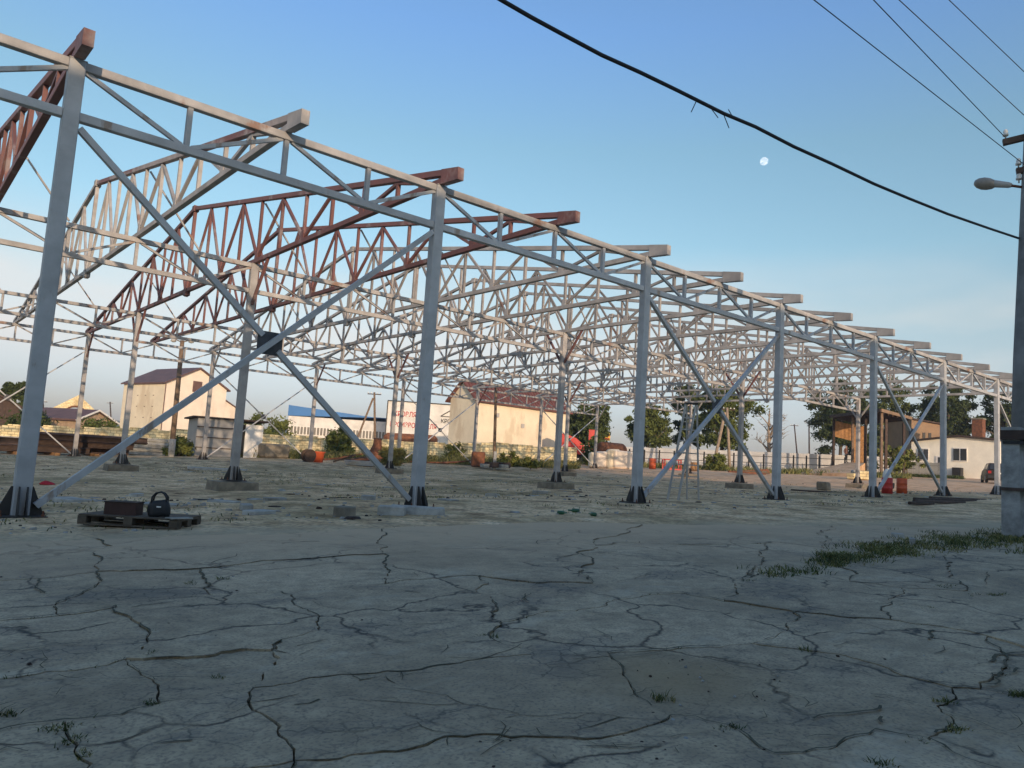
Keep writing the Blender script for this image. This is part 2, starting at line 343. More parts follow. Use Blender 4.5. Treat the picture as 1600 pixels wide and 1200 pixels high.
# corrugated sheet
def corr(name, c, sc=18, axis='X', rough=.55):
    m, nt, b, tc = node_mat(name)
    w = N_(nt, 'ShaderNodeTexWave', Scale=sc, Distortion=0.0); w.bands_direction = axis; nt.links.new(tc.outputs['Object'], w.inputs['Vector'])
    n = N_(nt, 'ShaderNodeTexNoise', Scale=.9, Detail=5.0); nt.links.new(tc.outputs['Object'], n.inputs['Vector'])
    cc = ramp(nt, n.outputs[0], [(.35, tuple(x*.78 for x in c)), (.65, c)])
    nt.links.new(cc, b.inputs['Base Color']); b.inputs['Roughness'].default_value = rough
    bp = N_(nt, 'ShaderNodeBump', Strength=.5, Distance=.03); nt.links.new(w.outputs[0], bp.inputs['Height']); nt.links.new(bp.outputs[0], b.inputs['Normal'])
    return m
M['corr'] = corr('corrugated_grey', (.36, .35, .34), 6)
M['corrwhite'] = corr('profiled_white_sheet', (.74, .72, .68), 4)
M['corrbrown'] = corr('corrugated_brown', (.30, .19, .11), 5)
M['fencesheet'] = corr('fence_sheet', (.50, .50, .50), 5)

# ------------------------------------------------------------------ concrete apron outline (slab joints)
CH = [
 [(-500, 868), (150, 842), (330, 836), (600, 826), (760, 820), (1000, 819), (1150, 818), (1300, 822), (1450, 822), (2000, 838)],
 [(-500, 945), (150, 893), (311, 889), (412, 876), (600, 866), (760, 858), (930, 852), (1100, 850), (1210, 847), (1292, 857), (1450, 860), (2000, 880)],
 [(-500, 1010), (94, 961), (180, 947), (330, 930), (440, 925), (600, 913), (675, 904), (750, 900), (840, 911), (926, 911), (986, 904), (1069, 891), (1162, 907), (1240, 892), (1326, 909), (1409, 919), (1502, 924), (1600, 937), (2000, 985)],
 [(-500, 1110), (71, 1048), (131, 1044), (195, 1029), (322, 1026), (375, 1016), (424, 1016), (439, 1001), (499, 986), (600, 979), (700, 975), (784, 971), (821, 964), (859, 954), (900, 954), (960, 936), (1016, 928), (1065, 926), (1132, 939), (1240, 956), (1334, 966), (1394, 969), (1469, 979), (1544, 994), (1600, 1011), (2000, 1120)],
 [(-500, 1200), (45, 1132), (101, 1127), (187, 1119), (247, 1100), (319, 1089), (397, 1076), (500, 1060), (640, 1050), (760, 1030), (832, 1024), (950, 1020), (1060, 1012), (1176, 1005), (1259, 1016), (1311, 1022), (1352, 1033), (1412, 1056), (1487, 1074), (1532, 1076), (1600, 1091), (2000, 1190)],
 [(-500, 1330), (120, 1232), (300, 1210), (460, 1190), (600, 1176), (667, 1166), (694, 1153), (757, 1149), (840, 1153), (937, 1155), (1012, 1136), (1046, 1119), (1125, 1132), (1155, 1142), (1210, 1179), (1262, 1174), (1311, 1162), (1367, 1142), (1450, 1155), (1550, 1200), (2000, 1330)],
 [(-500, 1700), (800, 1700), (2000, 1700)],
]
# connectors: (chain, node in it, in-between pixels, node in the next chain)
CN = [
 (0, 1, [(148, 868)], 1), (0, 3, [(590, 845)], 4), (0, 5, [(960, 838)], 6), (0, 7, [(1290, 840)], 9),
 (1, 1, [(130, 925)], 1), (1, 2, [(322, 908)], 3), (1, 4, [(605, 890)], 5), (1, 6, [(928, 880)], 9), (1, 8, [(1190, 875)], 12), (1, 9, [(1300, 880)], 14), (1, 10, [(1480, 890)], 16),
 (2, 2, [(232, 985), (222, 1010)], 3), (2, 4, [(470, 950)], 8), (2, 7, [(745, 925), (775, 945)], 11), (2, 12, [(1150, 922)], 18), (2, 15, [(1395, 945)], 21),
 (3, 3, [(238, 1060)], 4), (3, 7, [(430, 1040)], 6), (3, 11, [(772, 984), (765, 996), (787, 1009)], 10), (3, 19, [(1230, 985)], 13), (3, 23, [(1572, 1040), (1550, 1060)], 19),
 (4, 2, [(121, 1165), (142, 1195)], 1), (4, 6, [(430, 1130)], 3), (4, 11, [(985, 1070), (997, 1091)], 11), (4, 18, [(1465, 1102), (1490, 1124), (1478, 1142)], 18),
 (5, 3, [(470, 1350)], 1),
]
_jc = {}
def jag(a, b, ka, kb):
    key = (ka, kb) if ka < kb else (kb, ka)
    if key not in _jc:
        p, q = (a, b) if ka < kb else (b, a)
        rn = random.Random(hash(key) & 0xffffff)
        def rec(p, q):
            L = (q-p).length; d = max(.07, .012*p.length)
            if L < d: return []
            nrm = Vector((-(q-p).y, (q-p).x)); m_ = (p+q)/2+nrm*rn.uniform(-.13, .13)
            return rec(p, m_)+[m_]+rec(m_, q)
        _jc[key] = rec(p, q)
    l = _jc[key]
    return list(l) if ka < kb else list(reversed(l))
def g2(px): p = ground(*px); return Vector((p.x, p.y))
CW = [[g2(p) for p in c_] for c_ in CH]
def chain_path(k, i, j):
    out = []
    for t in range(i, j):
        a, b_ = CW[k][t], CW[k][t+1]
        out += [a]+jag(a, b_, CH[k][t], CH[k][t+1])
    return out+[CW[k][j]]
def conn_path(cn):
    k, i, mid, j = cn; pts = [CH[k][i]]+mid+[CH[k+1][j]]; out = []
    for a, b_ in zip(pts, pts[1:]): out += [g2(a)]+jag(g2(a), g2(b_), a, b_)
    return out+[g2(pts[-1])]
APRON = chain_path(0, 0, len(CH[0])-1)+list(reversed(chain_path(6, 0, 2)))
def inside(x, y):
    r = False; n = len(APRON); j = n-1
    for i in range(n):
        a, b_ = APRON[i], APRON[j]
        if (a.y > y) != (b_.y > y) and x < (b_.x-a.x)*(y-a.y)/(b_.y-a.y)+a.x: r = not r
        j = i
    return r

# ------------------------------------------------------------------ terrain
def tz(x, y):
    z = plane(x, y)
    dip = .27*sstep(12.6, 18, y)*(1-sstep(34.5, 40, y))*sstep(-30, -5, x)*(1-sstep(44, 56, x))
    n = noise.noise(Vector((x*.35, y*.35, 3)))*.05+noise.noise(Vector((x*1.3, y*1.3, 9)))*.025
    return z-dip+n*sstep(9.5, 13, y)-.012
def axis(spec):
    out = []
    for a, b_, st in spec:
        v = a
        while v < b_-1e-6: out.append(v); v += st
    return out+[spec[-1][1]]
xs = axis([(-1500, -600, 300), (-600, -60, 60), (-60, -12, 4), (-12, 24, .33), (24, 60, .6), (60, 150, 3), (150, 600, 50), (600, 2400, 300)])
ys = axis([(-1500, -600, 300), (-600, -40, 56), (-40, -4, 4), (-4, 30, .33), (30, 50, .6), (50, 120, 3.5), (120, 600, 48), (600, 2400, 300)])
mb = MB(); under = {}
for y in ys:
    for x in xs:
        z = tz(x, y)
        if -12 <= x <= 26 and -4 <= y < 14 and inside(x, y): z = plane(x, y)-.05
        mb.v.append((x, y, z))
nx = len(xs)
for j in range(len(ys)-1):
    for i in range(nx-1):
        a = j*nx+i; mb.f.append((a, a+1, a+1+nx, a+nx))
gd = link('ground', mb.mesh('ground', M['dirt'], True, False)); kind(gd, 'structure')

# ------------------------------------------------------------------ concrete slabs, one object each
apron = bpy.data.objects.new('pavement', None); col.objects.link(apron); kind(apron, 'structure')
def slab(poly):
    # drop near-duplicates, orient counter-clockwise, shrink a little for the open joint
    pts = []
    for p in poly:
        if not pts or (p-pts[-1]).length > .012: pts.append(p)
    if (pts[0]-pts[-1]).length < .012: pts.pop()
    ar = sum(a.x*b_.y-b_.x*a.y for a, b_ in zip(pts, pts[1:]+pts[:1]))
    if ar < 0: pts.reverse()
    n = len(pts); out = []
    for i in range(n):
        p0, p, p1 = pts[i-1], pts[i], pts[(i+1) % n]
        d0, d1 = (p-p0).normalized(), (p1-p).normalized()
        t = (d0+d1); t = t.normalized() if t.length > .2 else d0
        g = random.uniform(.002, .008)
        out.append(p+Vector((-t.y, t.x))*g)
    dz = random.uniform(-.006, .006); mb = MB()
    top = [(p.x, p.y, plane(p.x, p.y)+dz) for p in out]; bot = [(x, y, z-.09) for x, y, z in top]
    mb.add(top+bot, [tuple(range(n))]+[((i+1) % n, i, i+n, (i+1) % n+n) for i in range(n)])
    o = link('concrete_slab', mb.mesh('concrete_slab', M['yard'], False, False), apron)
    return o
for k in range(len(CH)-1):
    cs = sorted([c_ for c_ in CN if c_[0] == k], key=lambda c_: c_[1])
    left = (k, 0, [], 0); right = (k, len(CH[k])-1, [], len(CH[k+1])-1)
    seq = [left]+cs+[right]
    for a, b_ in zip(seq, seq[1:]):
        poly = chain_path(k, a[1], b_[1])+conn_path(b_)[1:]+list(reversed(chain_path(k+1, a[3], b_[3])))[1:]+list(reversed(conn_path(a)))[1:-1]
        slab(poly)
# continuing plain concrete round and behind the camera
mb = MB()
for (xa, xb, ya, yb) in ((-40, 60, -11.5, -.2), (-40, -7.2, -.2, 6.5)):
    mb.add([(x, y, plane(x, y)-.02) for x, y in ((xa, ya), (xb, ya), (xb, yb), (xa, yb))], [(0, 1, 2, 3)])
build(mb, 'concrete_yard_sheet', M['yard'], apron)

# ------------------------------------------------------------------ the works buildings behind the camera, whose shade lies over the yard
def plain_block(name, label, x0, x1, y0, y1, h, wm, rows):
    t = thing(name, label, 'building', (x0, y1, 0))
    w, d = x1-x0, y1-y0
    build(MB().box((w/2, -d/2, h/2-.4), (w, d, h+.8)), 'wall', wm, t)
    build(MB().box((w/2, -d/2, h+.11), (w+.5, d+.5, .22)), 'roof', M['brown_roof'], t)
    n = int(w/6)
    for r in range(rows):
        for i in range(n):
            cx = 3+i*6.0; cz = 2.2+r*3.4
            if cx > w-2 or cz > h-1.4: continue
            f = build(MB().box((cx, .04, cz), (2.2, .08, 1.6)), 'window', M['white'], t)
            for s in (-.52, .52): build(MB().box((cx+s, .06, cz), (.94, .08, 1.4)), 'pane', M['glass'], f)
    return t
plain_block('workshop_building', 'tall rendered workshop building behind the viewer', -70, 21.0, -30, -12, 10.12, M['cream'], 3)
plain_block('store_building', 'low rendered store building behind the viewer at the right', 21.2, 64, -28, -12.3, 5.7, M['cream'], 1)

# ------------------------------------------------------------------ steel frame
NUM = ['first', 'second', 'third', 'fourth', 'fifth', 'sixth', 'seventh', 'eighth', 'ninth', 'tenth', 'eleventh', 'twelfth', 'thirteenth', 'fourteenth', 'fifteenth', 'sixteenth']
_gus = {}
def gusset_mesh(axis_, s):
    k = (axis_, s)
    if k not in _gus:
        a, b_, hh = .095, .25, .36
        pr = [(s*a, 0), (s*b_, 0), (s*b_, .05), (s*(a+.03), hh), (s*a, hh)]
        if axis_ == 'x': m_ = MB().prism([(p, -.008, q) for p, q in pr], (0, .016, 0))
        else: m_ = MB().prism([(-.008, p, q) for p, q in pr], (.016, 0, 0))
        _gus[k] = m_.mesh('base_gusset', M['gusset'])
    return _gus[k]
plate_me = MB().box((0, 0, -.012), (.56, .52, .024)).mesh('base_plate', M['gusset'])
bolt_me = MB().lathe((0, 0, -.002), [(.022, 0), (.022, .022), (.012, .024), (.012, .07), (.008, .072)], 6).mesh('anchor_bolt', M['rust'])
cap_me = MB().box((0, 0, 0), (.22, .20, .012)).mesh('cap_plate', M['steel_warm'])
def column(row, i, label, group):
    x, y = XI(i), Y0+W[row]; zb = plane(x, y)
    tall = ZT if row == 'N' else ZT-.005
    t = thing('steel_column', label, 'column', (x, y, zb), group)
    sm = M['steel'] if row == 'N' else M['steel_warm']
    w, d = (.20, .18) if row in 'NM' else (.18, .18)
    build(MB().beam((0, 0, 0), (0, 0, tall-zb-.012), w, d, (0, 1, 0), ch=.012), 'shaft', sm, t)
    link('base_plate', plate_me, t); link('cap_plate', cap_me, t, (0, 0, tall-zb-.006))
    for ax in 'xy':
        for s in (-1, 1):
            if ax == 'y':
                for q in (-.045, .045): link('base_gusset', gusset_mesh(ax, s), t, (q, 0, 0))
            else: link('base_gusset', gusset_mesh(ax, s), t)
    for bx_ in (-.23, .23):
        for by_ in (-.21, .21): link('anchor_bolt', bolt_me, t, (bx_, by_, 0))
    if row != 'N':      # knee braces up to the truss
        for s in ((-1, 1) if row in 'MB' else (-1,)):
            kb = MB().beam((0, s*.09, 4.95-zb), (0, s*.95, ZT+.02-zb), .07, .07)
            build(kb, 'knee_brace', M['red'] if i in (1, 3, 5) else M['steel_warm'], t)
    # footing
    if row in 'MB':
        g = MB().box((0, 0, -.235), (1.05+.1*random.random(), .95, .42), rz=random.uniform(-.05, .05), taper=.94)
        f = build(g, 'concrete_footing', M['block'], loc=(x, y, zb-.024))
        tag(f, 'square concrete footing under '+label, 'footing', 'concrete footings under the inner columns')
    else:
        g = MB().lathe((0, 0, -.17), [(.62, 0), (.55, .10), (.42, .145), (.01, .146)], 9)
        f = build(g, 'concrete_footing', M['block'], loc=(x, y, zb-.0))
        tag(f, 'low concrete mound under '+label, 'footing', 'concrete mounds under the outer columns')
    return t
ROWN = {'N': 'front row of grey steel columns', 'M': 'second row of steel columns', 'B': 'third row of steel columns', 'C': 'back row of steel columns'}
for i in range(-1, 8):
    lb = 'front-row steel column outside the left edge of the view' if i < 0 else ('front-row steel column hidden behind the lamp pole' if i == 7 else '%s front-row grey steel column from the left' % NUM[i])
    column('N', i, lb, ROWN['N'])
for i in (-1, 1, 3, 5, 7):
    for r_, nm in (('M', 'second-row'), ('B', 'third-row')):
        lb = nm+' steel column outside the left edge of the view' if i < 0 else '%s %s steel column from the left' % (NUM[(i-1)//2], nm)
        column(r_, i, lb, ROWN[r_])
for i in range(-1, 8):
    lb = 'back-row steel column %s the left edge of the view' % ('far outside' if i < 0 else 'just outside') if i < 1 else '%s back-row steel column from the left' % NUM[i-1]
    column('C', i, lb, ROWN['C'])

# longitudinal girders
def girder(row, i0, i1, label, group):
    y = Y0+W[row]; n = int(round((i1-i0)*S/1.5)); L = (i1-i0)*S
    lite = row != 'N'
    a = .11 if not lite else .10; e0 = .105
    t = thing('lattice_girder', label, 'girder', (XI(i0), y, 5.27), group)
    sm = M['steel'] if not lite else M['steel_warm']
    zt, zb = ZT-.06-5.27, .06
    build(MB().beam((e0, 0, zt), (L-e0, 0, zt), .12, .12, ch=.006), 'top_chord', M['steel_warm'], t)
    build(MB().beam((e0, 0, zb), (L-e0, 0, zb), a, .12, ch=.006), 'bottom_chord', sm, t)
    pm = MB().beam((0, 0, zb+.06), (0, 0, zt-.06), .075, .075, (0, 1, 0)).mesh('post', sm)
    lo, hi = zb+.055, zt-.055
    d1 = MB().beam((.09, 0, hi), (1.43, 0, lo), .055, .06).mesh('diagonal', sm)
    d2 = MB().beam((.07, 0, lo), (1.43, 0, hi), .055, .06).mesh('diagonal', sm)
    for k in range(1, n):
        if k*1.5 % 12 == 0 and False: continue
        link('post', pm, t, (k*1.5, 0, 0))
    for k in range(n):
        link('diagonal', d1 if k % 2 == 0 else d2, t, (k*1.5, 0, 0))
    return t
for i in range(-1, 7):
    girder('N', i, i+1, ('front eaves girder cut by the left edge of the view' if i < 0 else 'front eaves lattice girder between the %s and %s front columns' % (NUM[i], NUM[i+1])), 'front eaves girders')
for k, i in enumerate((-1, 1, 3, 5)):
    for r_, nm in (('M', 'second-row'), ('B', 'third-row')):
        girder(r_, i, i+2, ('%s lattice girder cut by the left edge of the view' % nm if i < 0 else '%s lattice girder between its %s and %s columns' % (nm, NUM[k-1], NUM[k])), nm+' girders')
for i in range(-1, 7):
    lb = 'back-row lattice girder outside the left edge of the view' if i < 0 else ('back-row lattice girder cut by the left edge of the view' if i == 0 else 'back-row lattice girder between its %s and %s columns' % (NUM[i-1], NUM[i]))
    girder('C', i, i+1, lb, 'back-row girders')

# cross bracing
def xbrace(row, i, label, group):
    xa, xb, y = XI(i), XI(i+1), Y0+W[row]; za, zb = plane(xa, y), plane(xb, y); th = .085 if row == 'N' else .055
    t = thing('cross_brace', label, 'cross brace', ((xa+xb)/2, y, (za+zb)/2), group); o = Vector(((xa+xb)/2, y, (za+zb)/2))
    A = [Vector((xa+.12, y, 5.18))-o, Vector((xb-.16, y, zb+.12))-o, Vector((xa+.16, y, za+.12))-o, Vector((xb-.12, y, 5.18))-o]
    dn, up = (A[1]-A[0]), (A[3]-A[2])
    # crossing point
    den = dn.x*up.z-dn.z*up.x; q = A[2]-A[0]; s = (q.x*up.z-q.z*up.x)/den; c_ = A[0]+dn*s
    ps = .215 if row == 'N' else .15
    build(MB().beam(A[2]+Vector((0, -.05, 0)), A[3]+Vector((0, -.05, 0)), th, th), 'rising_bar', M['steel'], t)
    build(MB().beam(A[0], c_-dn.normalized()*ps*.8, th, th), 'falling_bar', M['steel'], t)
    build(MB().beam(c_+dn.normalized()*ps*.8, A[1], th, th), 'falling_bar', M['steel'], t)
    build(MB().box(c_+Vector((0, .004, 0)), (2*ps*.95, .012, 2*ps*.85)), 'centre_plate', M['plate'], t)
    return t
for k, i in enumerate((0, 2, 4, 6)):
    xbrace('N', i, '%s crossed brace of the front row, with dark centre plate' % ('nearest' if k == 0 else NUM[k]), 'front cross braces')
    lb = ('back-row crossed brace at the left edge of the view' if k == 0 else '%s back-row crossed brace counted from the left' % NUM[k])
    xbrace('C', i, lb, 'back cross braces')

# roof trusses
HALF = 14.81; SL = (2.92-.12)/(HALF+.65)
def ztop(y):
    y = y if y <= HALF else 2*HALF-y
    return .12+SL*(y+.65)
ZBC = .06
NODES = [.65, 1.5, 2.9, 4.4, 5.85, 7.3, 8.75, 10.2, 11.65, 13.1]
DIAG = [(1.5, .30), (1.5, 2.9), (4.4, 2.9), (4.4, 5.85), (7.3, 5.85), (7.3, 8.75), (10.2, 8.75), (10.2, 11.65), (13.1, 11.65), (13.1, 14.62)]
def make_truss(style):
    m1, m2, mw = {'grey': (M['steel_warm'], M['steel_warm'], M['web']), 'red': (M['red'],)*3, 'mixed': (M['patchy'], M['steel_warm'], M['steel_warm'])}[style]
    t = thing('roof_truss', '', 'roof truss', (0, Y0, ZT))
    build(MB().beam((0, -.62, .062), (0, 2*HALF+.62, .062), .12, .12, ch=.006), 'bottom_chord', m2, t)
    for s in (0, 1):
        f = (lambda y: y) if s == 0 else (lambda y: 2*HALF-y)
        build(MB().beam((0, f(-.60), ztop(-.60)), (0, f(HALF-.02), ztop(HALF)-.004), .12, .12, ch=.006), 'top_chord', m1 if s == 0 else m2, t)
        tip = [(-.068, f(-.66), -.045), (-.068, f(-.12), -.004), (-.068, f(-.12), ztop(-.12)+.064), (-.068, f(-.66), ztop(-.66)+.066)]
        build(MB().prism(tip, (.136, 0, 0)), 'end_block', M['red'] if style == 'red' else M['steel_warm'], t)
        for k, y in enumerate(NODES):
            build(MB().beam((0, f(y), ZBC+.055), (0, f(y), ztop(y)-.05), .074, .074, (0, 1, 0)), 'web_post', mw, t)
        for a, b_ in DIAG:
            build(MB().beam((0, f(a), ztop(a)-.07), (0, f(b_), ZBC+.07), .068, .068, (1, 0, 0)), 'web_diagonal', mw, t)
        for y in (2.9, 5.85, 8.75, 11.65):
            h_ = .26
            g = [(-.006, f(y-.10), ZBC+.05), (-.006, f(y+.10), ZBC+.05), (-.006, f(y+.085), ZBC+h_), (-.006, f(y-.085), ZBC+h_)]
            for xx in (-.046, .046):
                build(MB().prism(g, (.012, 0, 0)), 'gusset_plate', m2 if style != 'red' else M['red'], t, (xx, 0, 0))
    build(MB().beam((0, HALF, ZBC-.20), (0, HALF, ztop(HALF)-.05), .10, .10, (0, 1, 0)), 'ridge_post', mw, t)
    build(MB().box((0, HALF, ztop(HALF)-.02), (.17, .24, .20)), 'ridge_plate', m2, t)
    build(MB().box((0, HALF, ZBC-.05), (.16, .26, .24)), 'splice_plate', M['steel_warm'] if style != 'red' else M['red'], t)
    return t
protos = {}
TI = [i*.5 for i in range(0, 15)]
for k, i in enumerate(TI):
    style = {0: 'red', .5: 'mixed', 1: 'red', 1.5: 'red'}.get(i, 'grey')
    if style not in protos: t = protos[style] = make_truss(style)
    else: t = copy_tree(protos[style])
    t.location = (XI(i), Y0, ZT); t['group'] = 'gabled roof trusses'
    t['label'] = {0: 'red-primed roof truss at the left edge, resting on the nearest column', .5: 'grey roof truss with red top chord, second truss from the left',
                  1: 'red-primed roof truss over the second front column', 1.5: 'red-primed roof truss with tip midway between second and third front columns'}.get(i, '%s roof truss counted from the left, pale grey' % NUM[k])
# thin stays from each truss down to the inner girders
stay = {}
for k, i in enumerate(TI[:-1]):
    for r_ in 'MB':
        y = 8.75 if r_ == 'M' else 2*HALF-8.75
        if r_ not in stay:
            stay[r_] = MB().beam((.07, 0, ztop(8.75)-.1), (1.45, 0, .0), .04, .04).mesh('stay_rod', M['steel_warm'])
        o = link('stay_rod', stay[r_], None, (XI(i), Y0+y, ZT))
        tag(o, 'thin sloping stay rod from the %s truss to the %s girder' % (NUM[k], 'second-row' if r_ == 'M' else 'third-row'), 'stay rod', 'stay rods')

# ------------------------------------------------------------------ background buildings
def wall_box(w, d, h, low=.6): return MB().box((w/2, d/2, (h-low)/2), (w, d, h+low))
def gable_house(name, label, P, ang, gw, L, hE, hR, wm, rm, over=.35, group=None):
    """gable wall along local +x (width gw), ridge along local +y (length L)"""
    t = thing(name, label, 'house', (P.x, P.y, plane(P.x, P.y)), group, ang)
    pr = [(0, 0, -.6), (gw, 0, -.6), (gw, 0, hE), (gw/2, 0, hR), (0, 0, hE)]
    build(MB().prism(pr, (0, L, 0)), 'wall', wm, t)
    th = .16; k = (hR-hE)/(gw/2)
    for s in (0, 1):
        f = (lambda x: x) if s == 0 else (lambda x: gw-x)
        q = [(f(-over), -over, hE-k*over+.02), (f(gw/2), -over, hR+.02), (f(gw/2), -over, hR+th+.02), (f(-over), -over, hE-k*over+th+.02)]
        build(MB().prism(q, (0, L+2*over, 0)), 'roof', rm, t)
    return t
def rect(px1, D1, px2, D2):
    a, b_ = gp(px1, D1), gp(px2, D2); return a, math.atan2(b_.y-a.y, b_.x-a.x), math.hypot(b_.x-a.x, b_.y-a.y)

# tall cream house at the left
v = Vector((.263, .965)); a0 = math.atan2(-.263, .965)+R(30)
P = gp(247, 95)
h1 = gable_house('cream_house', 'tall cream house with brown roof and one gable vent, left of the metal shed', P, a0, 7.9, 9.0, 7.4, 9.5, M['pink'], M['brown_roof'])
build(MB().box((3.9, -.03, 7.35), (1.15, .1, 1.3)), 'gable_vent', M['brown_roof'], h1)
build(MB().box((-.06, 4.5, 3.6), (.1, 8.96, 7.5)), 'sun_toned_side', M['cream'], h1)  # added skin: the yellower sunlight of this side put into its colour
f = build(MB().tube([(-.07, -.08, 7.2), (-.07, -.08, 0)], .06, 6), 'downpipe', M['brown_roof'], h1)
build(MB().prism([(7.903, .4, -.6), (9.8, .4, -.6), (9.8, .4, 5.3), (7.903, .4, 6.2)], (0, 5, 0)), 'annex', M['pink'], h1)
build(MB().prism([(7.903, .2, 6.22), (10.05, .2, 5.2), (10.05, .2, 5.32), (7.903, .2, 6.34)], (0, 5.4, 0)), 'annex_roof', M['brown_roof'], h1)
build(MB().tube([(9.95, .15, 5.2), (9.85, .3, 4.4), (9.85, .3, 0)], .05, 6), 'downpipe', M['sheet'], h1)
for k in range(9):
    build(MB().box((-.12, 2.2+(k % 3)*1.7, 5.9-(k//3)*1.3), (.05, .22, .08)), 'wall_mark', M['brown_roof'], h1)

# cream house with the red roof in the middle
P = gp(738, 74)
SIDE_E1 = math.atan2(.05, 1)
h2 = gable_house('cream_house', 'windowless cream house with red-brown roof in the middle of the view', P, SIDE_E1, 1, 1, 1, 1, M['cream'], M['red_roof'])
for c_ in list(h2.children): bpy.data.objects.remove(c_)
L, D_, hE, hR = 13.4, 4.0, 6.1, 7.9
build(MB().prism([(0, 0, -.6), (0, D_, -.6), (0, D_, hE), (0, D_/2, hR), (0, 0, hE)], (L, 0, 0)), 'wall', M['cream'], h2)
kk = (hR-hE)/(D_/2)
for s in (0, 1):
    f = (lambda y: y) if s == 0 else (lambda y: D_-y)
    r_ = build(MB().prism([(-.4, f(-.4), hE-kk*.4+.02), (-.4, f(D_/2), hR+.02), (-.4, f(D_/2), hR+.16), (-.4, f(-.4), hE-kk*.4+.16)], (L+.8, 0, 0)), 'roof', M['red_roof'], h2)
    if s == 0:
        for q in range(28):
            x = -.3+q*.485
            build(MB().beam((x, -.42, hE-kk*.42+.19), (x, D_/2-.05, hR+.17), .05, .05), 'standing_seam', M['red_roof'], r_)
for px_, z_ in ((2.9, 4.7), (6.5, 3.9)): build(MB().box((px_, -.06, z_), (.42, .12, .42)), 'wall_box', M['sheet'], h2)
build(MB().tube([(.1, -.06, 6), (.1, -.06, 0)], .05, 6), 'downpipe', M['white'], h2)

# warehouse with blue roof edge
P, an, L = rect(445, 116, 608, 114)
wh = thing('warehouse', 'long white warehouse with blue roof edge and ribbon window', 'warehouse', P, None, an)
build(MB().box((L/2, 6, 2.35), (L, 12, 5.3)), 'wall', M['corrwhite'], wh)
build(MB().prism([(-.1, -.12, 5.02), (L*.80, -.12, 5.50), (L+.1, -.12, 5.52), (L+.1, -.12, 5.58), (L*.80, -.12, 5.60), (-.1, -.12, 6.6)], (0, 12.2, 0)), 'blue_roof', M['blue'], wh)
bw = build(MB().box((L/2, -.03, 2.95), (L-.6, .1, 1.2)), 'ribbon_window', M['white'], wh)
n = 30
pm = MB().box((0, -.08, 2.95), ((L-.8)/n*.7, .06, 1.1)).mesh('pane', mat('dusty_glass', (.22, .21, .19), .4, .3, .5))
for i in range(n): link('pane', pm, bw, (.4+(i+.5)*(L-.8)/n, 0, 0))

# sign panel with red lettering
P, an, L = rect(600, 106, 741, 106)
sg = thing('sign_building', 'white panel-clad building with red lettering beside the blue-edged warehouse', 'building', P, None, an)
build(MB().box((L/2, 4, 3.3), (L, 8, 8.2)), 'wall', M['corrwhite'], sg)
build(MB().box((L/2, -.03, 7.42), (L+.2, .16, .14)), 'coping', M['dark'], sg)
build(MB().box((-.06, -.03, 3.6), (.14, .16, 7.5)), 'corner_trim', M['dark'], sg)
def text(body, size, mt, parent, loc, name='lettering', width=None):
    cu = bpy.data.curves.new('t', 'FONT'); cu.body = body; cu.size = size; cu.extrude = .02; cu.align_x = 'LEFT'; cu.offset = size*.012
    o = bpy.data.objects.new('t', cu); col.objects.link(o)
    dg = bpy.context.evaluated_depsgraph_get(); me = bpy.data.meshes.new_from_object(o.evaluated_get(dg)); bpy.data.objects.remove(o)
    me.transform(Matrix.Rotation(math.pi/2, 4, 'X'))
    if width:
        w = max(v_.co.x for v_ in me.vertices); me.transform(Matrix.Scale(width/w, 4, (1, 0, 0)))
    me.materials.clear(); me.materials.append(mt)
    return link(name, me, parent, loc)
kx = L/141.0
M['redtext'] = mat('red_letters', (.42, .01, .025), .5, .1, 1)
text('КРОВЛЯ ОТ', .95, M['redtext'], sg, ((614-604)*kx, -.04, 5.35), width=50*kx)
text('ПРОИЗВОДИТЕЛЯ', .95, M['redtext'], sg, ((609-604)*kx, -.04, 3.85), width=73*kx)
lg = MB()
bx, bz = 84*kx, 5.75
lg.beam((bx, -.05, bz), (bx+1.5, -.05, bz+1.0), .06, .14); lg.beam((bx+1.46, -.05, bz+1.0), (bx+2.9, -.05, bz+.2), .06, .14); lg.beam((bx-.05, -.05, bz-.04), (bx+2.9, -.05, bz-.04), .06, .1)
build(lg, 'roof_logo', M['dark'], sg)
text('КРОВЛЯ', .8, M['dark'], sg, (bx, -.05, bz-.95), 'logo_lettering', width=2.9)
for i in range(4):
    f = build(MB().box((1.2+i*2.3, -.05, .9), (1.4, .12, .5)), 'low_window', M['rust'], sg)

# far-left roofs
P = gp(112, 86)
h3 = gable_house('low_house', 'low house with dark roof and white gable boards at far left', P+Vector((0, 0, 0)), math.atan2(-.13, .99)+R(40), 4.6, 6.5, 2.5, 3.5, mat('brown_boards', (.40, .29, .20), .9, .25, 2, .2), M['brown_roof'])
for s in (0, 1):
    f = (lambda x: x) if s == 0 else (lambda x: 4.6-x)
    build(MB().beam((f(-.4), -.4, 2.42), (f(2.3), -.4, 3.62), .06, .16), 'barge_board', M['white'], h3)
P = gp(66, 120)
h4 = thing('arched_gable', 'ochre stone gable with round arch opening behind the low dark roof', 'building', P, None, math.atan2(-.1, 1))
g = [(0, 0, -.5), (2.0, 0, -.5), (2.0, 0, 3.6)]+[(3.2-1.2*math.cos(R(a)), 0, 3.6+1.25*math.sin(R(a))) for a in range(0, 181, 20)][1:-1]+[(4.4, 0, 3.6), (4.4, 0, -.5), (7.0, 0, -.5), (7.0, 0, 3.4), (3.4, 0, 6.6), (0, 0, 4.2)]
build(MB().prism(g, (0, .6, 0)), 'wall', M['limestone'], h4)
ring = MB()
for a in range(0, 180, 15):
    p, q = [(3.2-1.35*math.cos(R(t)), -.06, 3.6+1.4*math.sin(R(t))) for t in (a, a+15)]
    ring.beam(p, q, .14, .24)
